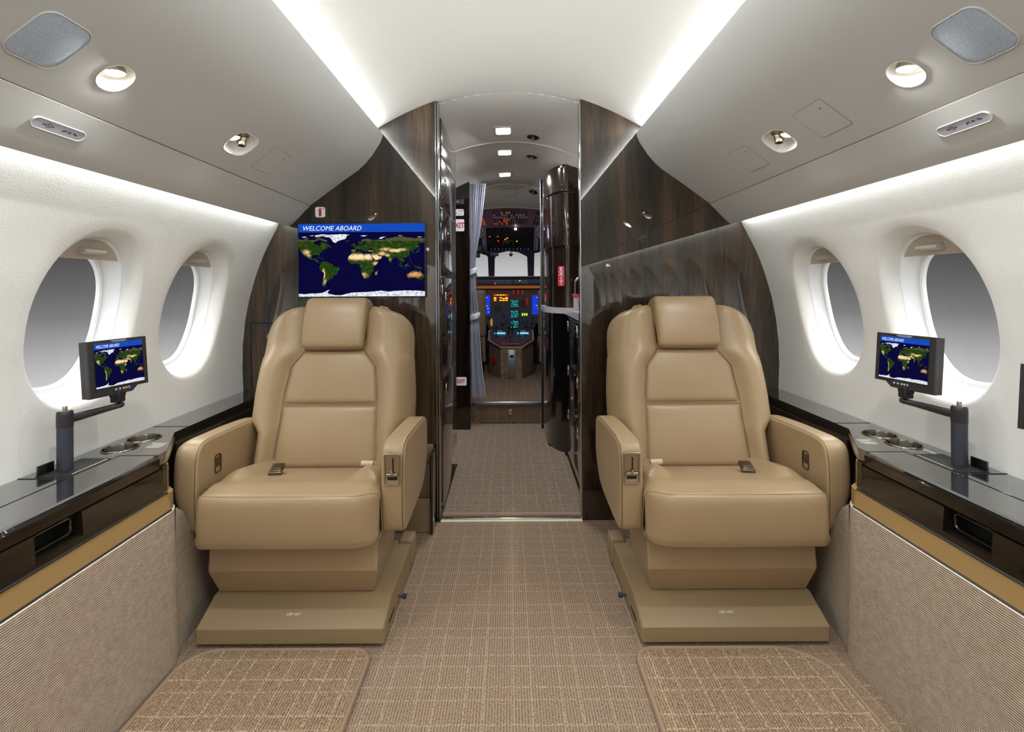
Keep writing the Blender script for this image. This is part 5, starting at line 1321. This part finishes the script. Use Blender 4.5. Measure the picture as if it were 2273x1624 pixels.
add_box(bm, (-.068, -.026, 0), (.028, -.023, .002)); add_box(bm, (-.068, -.044, 0), (-.02, -.041, .002)); build('bus_lines', bm, plain_mat := plain('olive_line', (150,150,60), .6), t, flat=True)
for k in range(11):
    dot(-.19+.037*k, -hh+.022, .007, .016, 'breaker_pale' if k % 3 else 'cockpit_grey', 'toggle', .012)
for k in range(9):
    dot(-.16+.04*k, .062, .016, .010, 'cockpit_panel', 'button', .006)
# eyebrow vents each side
for q, lb in ((-1, 'round grey vent ring beside the overhead switches, next to the curtain'), (1, 'round grey vent ring beside the overhead switches, next to the galley column')):
    c = px(1133+q*71, 515, 4.80)
    t = thing('cockpit_vent', lb, 'vent', c, 'cockpit overhead vents')
    bm = BM(); add_lathe(bm, [(.06,-.03),(.058,0),(.048,.006),(.040,0),(.036,.02)], c, 'y', 24)
    for v in bm.verts: v.co.y = 2*c.y - v.co.y
    P('ring', bm, 'cockpit_grey'); bm = BM(); add_lathe(bm, [(.040,.012),(.001,.012)], c, 'y', 24, cap1=True); P('disc', bm, 'cockpit_mauve')
# windshield: brow, pillars, sill and panes
YW = 5.62
bm = BM()
def wp_(u, v): p = px(u, v, YW); return (p.x, p.z)
add_prism(bm, [wp_(930, 520), wp_(1290, 520), wp_(1290, 562), wp_(1205, 558), wp_(1187, 562), wp_(1182, 575), wp_(1177, 578), wp_(1169, 568), wp_(1150, 559), wp_(1128, 556.5), wp_(1104, 562), wp_(1099, 572), wp_(1086, 574), wp_(1080, 566), wp_(1060, 560), wp_(930, 562)], 'y', YW, YW+.05)
ws = build('windshield_frame', bm, M['cockpit_dark'], None, kind='structure', flat=True)
for (a, b_, c, d) in ((1083, 1098.5, 1085, 1097.5), (1170.5, 1186.5, 1172.5, 1185)):
    bm = BM(); add_prism(bm, [wp_(a, 560), wp_(b_, 560), wp_(d, 625), wp_(c, 625)], 'y', YW-.01, YW+.06); build('pillar', bm, M['cockpit_dark'], ws, flat=True)
for k, (a, b_) in enumerate(((930, 1083), (1098, 1171), (1186, 1290))):
    num += 1; bm = BM(); add_prism(bm, [wp_(a, 550), wp_(b_, 550), wp_(b_, 622), wp_(a, 622)], 'y', YW+.045, YW+.049); struct('window_%d' % num, bm, M['glass'], flat=True)
bm = BM()
add_prism(bm, [wp_(880, 470), wp_(930, 470), wp_(930, 640), wp_(880, 640)], 'y', YW, YW+.05); add_prism(bm, [wp_(1290, 470), wp_(1380, 470), wp_(1380, 640), wp_(1290, 640)], 'y', YW, YW+.05)
add_prism(bm, [wp_(880, 440), wp_(1380, 440), wp_(1380, 522), wp_(880, 522)], 'y', YW, YW+.05); add_prism(bm, [wp_(880, 616), wp_(1380, 616), wp_(1380, 860), wp_(880, 860)], 'y', YW, YW+.05)
struct('wall_nose', bm, M['cockpit_dark'], flat=True)
# compass hanging from the brow and sight gear at the left
c = px(1134.5, 565, 4.985)
t = thing('standby_compass', 'small dark heart shaped compass hanging below the overhead switches', 'compass', c)
bm = BM(); pts = [(0,-.022),(.012,-.010),(.021,.002),(.020,.009),(.012,.013),(0,.010),(-.012,.013),(-.020,.009),(-.021,.002),(-.012,-.010)]
add_loft(bm, [[(c.x+x*k, c.y+d, c.z+z*k) for x, z in pts] for k, d in ((.5,-.012),(.95,-.008),(1,0),(.95,.012))], True, True, True); P('case', bm, 'black')
bm = BM(); add_tube(bm, [(c.x, c.y, c.z+.01), (c.x, c.y, c.z+.062)], .003, 8); add_tube(bm, [(c.x-.014, c.y, c.z+.024), (c.x+.014, c.y, c.z+.024)], .003, 8); P('stem', bm, 'black')
c = px(1072, 560, 4.95)
t = thing('sight_arm', 'dark folded instrument arm by the curtain below the overhead panel', 'instrument', c)
bm = BM(); add_box(bm, px(1054, 560, 4.95)+Vector((0,-.04,0)), px(1072, 545, 4.95)+Vector((0,.04,0)), .012); P('head', bm, 'cockpit_dark')
bm = BM(); add_tube(bm, [px(1060, 548, 4.95), (-.335, 4.95, 1.799)], .012, 8); P('bracket', bm, 'cockpit_dark')
bm = BM(); add_tube(bm, [px(1063, 552, 4.95), px(1083, 561, 4.97), px(1092, 563, 4.98)], .018, 10); add_box(bm, px(1056, 571, 4.95)+Vector((0,-.02,0)), px(1066, 560, 4.95)+Vector((0,.02,0)), .008); P('arm', bm, 'cockpit_dark')
bm = BM(); add_box(bm, px(1088, 568, 4.97)+Vector((0,-.02,0)), px(1107, 560, 4.97)+Vector((0,.02,0)), .003); P('plate', bm, 'cockpit_panel')
# glareshield
t = thing('glareshield', 'dark glareshield with a row of buttons under the windshield', 'control panel', (0, 5.2, 1.1))
g0, g1, g2 = px(1130, 612.5, 5.22), px(1130, 620, 5.16), px(1130, 631.5, 5.16)
bm = BM(); add_prism(bm, [(5.55, g0.z-.01), (5.24, g0.z), (5.19, g0.z-.008), (g1.y, g1.z), (g1.y+.01, g2.z), (5.20, g2.z-.002), (5.55, g2.z+.03)], 'x', -.8, .8); P('hood', bm, 'cockpit_dark', angle=30)
bm = BM(); add_box(bm, (-.78, g1.y-.006, g2.z+.002), (.78, g1.y+.006, g1.z-.002), .002); bp_ = P('button_panel', bm, 'cockpit_panel')
for u in (1099, 1105.5, 1111, 1116, 1123, 1128, 1133, 1145, 1151, 1158, 1163, 1169):
    for v in (623.5, 627.8):
        p = px(u, v, g1.y-.007); bm = BM(); add_box(bm, p+Vector((-.007,-.003,-.004)), p+Vector((.007,.002,.004)), .001); P('button', bm, 'cockpit_grey' if (u+v) % 3 else 'breaker_pale', bp_)
for u, v, mt in ((1153.8, 623, 'lit_green'), (1099.5, 629, 'lit_red'), (1076, 627, 'sign_red'), (1087, 627, 'sign_red')):
    p = px(u, v, g1.y-.009); bm = BM(); add_box(bm, p+Vector((-.005,-.003,-.005)), p+Vector((.005,.002,.005)), .001); P('lamp', bm, mt, bp_)
# main instrument panel
YI = 5.36
t = thing('instrument_panel', 'blue grey instrument panel with lit displays and orange warning lights', 'control panel', (0, YI, .8))
bm = BM(); c = [px(880, 632, YI), px(1380, 632, YI), px(1380, 735, YI), px(880, 735, YI)]
lo = [(px(u, v, YI).x, px(u, v, YI).z) for u, v in ((930,632),(1340,632),(1340,722),(1190,718),(1182,735),(1088,735),(1080,718),(930,722))]
add_prism(bm, lo, 'y', YI, YI+.03); P('panel', bm, 'cockpit_panel', flat=True)
def rect(u0, v0, u1, v1, mt, nm, par=None, d=.004, y=None):
    y = y or YI; a, b_ = px(u0, v1, y), px(u1, v0, y); bm = BM(); add_box(bm, (a.x, y-d, a.z), (b_.x, y+.002, b_.z), min(.002, d*.3)); return build(nm, bm, M[mt], par or t, world=True, flat=True)
bm = BM(); a, b_ = px(1058, 640.2, YI), px(1199, 632.6, YI); add_box(bm, (a.x, YI-.05, a.z), (b_.x, YI, b_.z), .004); P('padded_lip', bm, 'cockpit_grey')
for u0, u1, v0, v1, mt in ((1096,1101.5,653.5,655.5,'lit_red'),(1102.5,1107.5,653.5,655.5,'lit_orange'),(1109,1114,653.5,655.5,'lit_orange'),(1115.3,1120.5,653.5,655.5,'lit_orange'),(1121.8,1127,653.5,655.5,'lit_red'),
    (1096,1101.5,659.5,663.3,'lit_orange'),(1108.8,1114,659.5,661.8,'lit_orange'),(1115.3,1120.5,661.2,663.3,'lit_orange'),(1121.8,1127,659.5,663.3,'lit_orange'),(1096,1101.5,665.2,667.4,'lit_orange'),(1108.8,1114,665.2,667.4,'lit_orange'),(1115.3,1120.5,665.2,667.4,'lit_orange'),(1121.8,1127,665.2,667.4,'lit_orange')):
    rect(u0, v0, u1, v1, mt, 'warning_light')
for k, (v0, v1) in enumerate(((666,682),(689.4,705.3),(711.8,727.8))):
    rect(1131.5, v0-1.5, 1152, v1+1.5, 'black', 'display_frame', d=.006)
    s_ = rect(1133.3, v0, 1150.2, v1, 'disp_teal', 'engine_display', d=.0075)
    bm = BM(); rnd = random.Random(k)
    for i in range(4):
        for j in range(4):
            p = px(1135+i*4.3, v0+2+j*4, YI-.0085); kk = (i+j+k) % 3
            if kk == 0: add_tube(bm, [p+Vector((.009*cos(radians(q)), 0, .009*sin(radians(q)))) for q in range(-40, 140, 30)], .0012, 5)
            elif rnd.random() < .75: add_box(bm, p+Vector((-.006,-.0005,-.003)), p+Vector((.006*rnd.random(),.0005,.003)))
    build('gauge_marks', bm, M['disp_green'], s_, world=True, flat=True)
for u0, u1 in ((1070, 1087.5), (1181, 1199)):
    s_ = rect(u0, 655, u1, 698, 'disp_blue', 'flight_display')
    bm = BM()
    for u, v, w, h in ((u0+.25*(u1-u0)+6, 660, .008, .003), (u0+10, 678, .010, .004), (u0+13, 684, .006, .006), (u0+14, 692, .009, .003)):
        p = px(u, v, YI-.0045); add_box(bm, p+Vector((-w,-.0006,-h)), p+Vector((w,.0006,h)))
    build('display_marks', bm, M['white_led'], s_, world=True, flat=True)
rect(1098, 678, 1112.5, 691, 'black', 'dark_display'); rect(1156.5, 665, 1164.5, 682, 'black', 'gauge')
for u in (1158.2, 1163, 1167.6): rect(u, 695.3, u+2.6, 700.4, 'lit_green', 'gear_light')
for u in (1138, 1148.5, 1158.5): rect(u, 644, u+3.2, 653, 'sign_red', 'fire_handle', d=.02)
rect(1168.5, 661, 1171.5, 677, 'sign_red', 'guarded_switch', d=.01)
p = px(1090.5, 715, YI-.004); bm = BM(); add_lathe(bm, [(.014,0),(.014,.006),(.001,.006)], (0,0,0), 'y', 20, cap1=True)
for v in bm.verts: v.co = Vector((p.x+v.co.x, p.y-v.co.y, p.z+v.co.z*3.2))
build('oval_tag', bm, M['yellow'], t, world=True)
for u, v, r in ((1118.5,701,.013),(1114,719,.018),(1122,717,.010),(1101,725,.014),(1167,725,.014),(1181,706,.010),(1181,717.5,.014),(1179.5,726.5,.011),(1169,713.5,.010),(1160,714,.010),(1087,706,.010),(1084,645,.007),(1089,645,.007)):
    p = px(u, v, YI); bm = BM(); add_lathe(bm, [(r,0),(r,-.008),(r*.7,-.014),(.001,-.014)], p, 'y', 16, cap1=True); P('knob', bm, 'black' if r > .009 else 'cockpit_grey')
# centre pedestal
t = thing('centre_pedestal', 'carpet sided centre pedestal with levers and keypad between the pilot seats', 'console', (.012, 4.9, .178))
YQ = 4.73; ZF = px(1134, 772, YQ).z
top = [(.012-.100,YQ,ZF),(.012+.100,YQ,ZF),(.012+.222,4.98,ZF+.045),(.012+.235,5.30,ZF+.11),(.012-.235,5.30,ZF+.11),(.012-.222,4.98,ZF+.045)]
bm = BM(); add_loft(bm, [[(x, y, .178) for x, y, z in top], [(x, y, z-.03) for x, y, z in top], [(x, y, z) for x, y, z in top]], True, True, True); P('body', bm, 'carpet_dark', flat=True)
bm = BM(); add_tube(bm, [(x*1.0, y, z+.002) for x, y, z in top], .012, 8, closed=True); P('padded_rim', bm, 'binding')
bm = BM(); q = [(x*.93+.001, y+.012 if y < 5 else y, z+.010) for x, y, z in top]; add_loft(bm, [q, [(x, y, z+.006) for x, y, z in q]], True, True, True); P('control_deck', bm, 'cockpit_panel', flat=True)
def deck(u, v):                                  # point of the sloping deck seen at a pixel, by walking the ray
    for i in range(900):
        y = 4.70+.001*i; p = px(u, v, y)
        zz = ZF+.016 + (.045*(y-YQ)/(4.98-YQ) if y < 4.98 else .045+.065*(y-4.98)/.32)
        if p.z <= zz: return p
    return p
for u0, u1, v, mt in ((1097.5,1121.5,740,'disp_cyan'),(1148,1172.5,740,'disp_cyan'),(1101,1115,735.5,'screen_white'),(1155,1166,735.5,'screen_white')):
    a, b_ = deck(u0, v+1.2), deck(u1, v-1.2); bm = BM(); add_box(bm, (a.x, a.y, a.z), (b_.x, a.y+.03, a.z+.016), .001); P('lit_keypad', bm, mt if mt == 'disp_cyan' else 'cockpit_grey', flat=True)
for u, v, h, mt in ((1100.5,741,.055,'black'),(1129,738,.085,'black'),(1137,736,.10,'black'),(1152,742,.075,'post'),(1132,752,.06,'disp_blue' if False else 'post')):
    p = deck(u, v+6); bm = BM(); add_tube(bm, [p, p+Vector((0,.012,h))], .007, 8); add_box(bm, p+Vector((-.014,.002,h-.012)), p+Vector((.014,.022,h+.008)), .004); P('lever', bm, mt)
for u, v in ((1112,754),(1158,753),(1122,750),(1167,745),(1104,749)):
    p = deck(u, v); bm = BM(); add_lathe(bm, [(.010,0),(.010,.012),(.001,.013)], p, seg=12, cap1=True); P('knob', bm, 'sign_red' if u in (1112, 1158) else 'black')
a, b_ = deck(1117, 766), deck(1152, 757); bm = BM(); add_box(bm, (a.x, a.y, a.z-.002), (b_.x, b_.y, a.z+.010)); P('radio_block', bm, 'cockpit_dark', flat=True)
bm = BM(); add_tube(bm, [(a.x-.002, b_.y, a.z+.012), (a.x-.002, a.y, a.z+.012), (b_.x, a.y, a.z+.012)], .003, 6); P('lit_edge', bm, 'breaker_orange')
kx = px(1135, 800, YQ-.004); bm = BM(); a, b_ = px(1126, 838, YQ), px(1144.5, 776, YQ); add_box(bm, (a.x, YQ-.006, .185), (b_.x, YQ+.002, b_.z), .002); kp = P('keypad_plate', bm, 'aluminium')
bm = BM(); a, b_ = px(1131, 794, YQ), px(1139.5, 787.5, YQ); add_box(bm, (a.x, YQ-.009, a.z), (b_.x, YQ-.005, b_.z), .001); P('keypad_screen', bm, 'black', kp)
bm = BM()
for i in range(3):
    for j in range(8):
        p = px(1131.5+i*3.6, 798+j*3.2, YQ-.0065); add_box(bm, p+Vector((-.004,-.002,-.004)), p+Vector((.004,.001,.004)))
P('keys', bm, 'post', kp, flat=True)
p = px(1104, 800, 4.83); bm = BM(); add_lathe(bm, [(.035,0),(.035,.006),(.018,.008),(.016,.004),(.001,.004)], (0,0,0), 'z', 24, cap1=True)
mm = Matrix.Translation((-.158, YQ+.118, p.z)) @ Matrix.Rotation(math.atan2(.25,.122)-pi if False else radians(-116), 4, 'Z') @ Matrix.Rotation(radians(90), 4, 'Y')
mm = Matrix.Translation((-.1515, YQ+.120, p.z+.005)) @ Vector((-.25,-.122,0)).normalized().to_track_quat('Z','Y').to_matrix().to_4x4()
for v in bm.verts: v.co = mm @ v.co
P('red_grip', bm, 'sign_red')
# pilot seats, partly hidden by curtain and galley column
for q, xc, lb in ((-1, -.452, 'tan pilot seat partly hidden behind the grey curtain'), (1, .495, 'tan pilot seat mostly hidden behind the galley column')):
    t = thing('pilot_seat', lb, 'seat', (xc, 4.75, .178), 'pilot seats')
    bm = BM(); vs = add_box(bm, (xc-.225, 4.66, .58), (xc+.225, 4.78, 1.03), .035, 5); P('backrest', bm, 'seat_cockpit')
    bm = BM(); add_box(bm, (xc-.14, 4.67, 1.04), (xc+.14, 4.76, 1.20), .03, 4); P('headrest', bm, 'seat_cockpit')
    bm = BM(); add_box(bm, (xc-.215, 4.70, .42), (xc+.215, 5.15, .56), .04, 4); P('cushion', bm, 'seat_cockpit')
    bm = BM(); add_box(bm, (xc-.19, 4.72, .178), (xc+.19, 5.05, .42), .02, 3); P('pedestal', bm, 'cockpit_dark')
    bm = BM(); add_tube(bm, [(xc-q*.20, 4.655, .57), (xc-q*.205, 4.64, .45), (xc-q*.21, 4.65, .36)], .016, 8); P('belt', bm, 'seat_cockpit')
    if q < 0:
        bm = BM(); add_tube(bm, [(xc+.222, 4.70, .60), (xc+.226, 4.68, .50), (xc+.222, 4.68, .42), (xc+.21, 4.70, .46)], .006, 8); P('chrome_lever', bm, 'chrome')

# literature pocket against the left bulkhead, beside the doorway
t = thing('literature_pocket', 'beige tiered magazine pocket with black end panel, beside the left door jamb', 'magazine rack', (-.42, 2.16, 0))
bm = BM(); add_box(bm, (-.347, 2.105, .001), (-.334, 2.218, .345), .005); P('end_panel', bm, 'black_gloss')
bm = BM(); add_box(bm, (-.50, 2.20, .002), (-.348, 2.215, .355), .003); P('back_panel', bm, 'leather_dark')
for y0, z1 in ((2.165, .275), (2.125, .145)):
    bm = BM(); add_box(bm, (-.50, y0, .002), (-.348, y0+.012, z1), .003); P('pocket_front', bm, 'leather_dark')
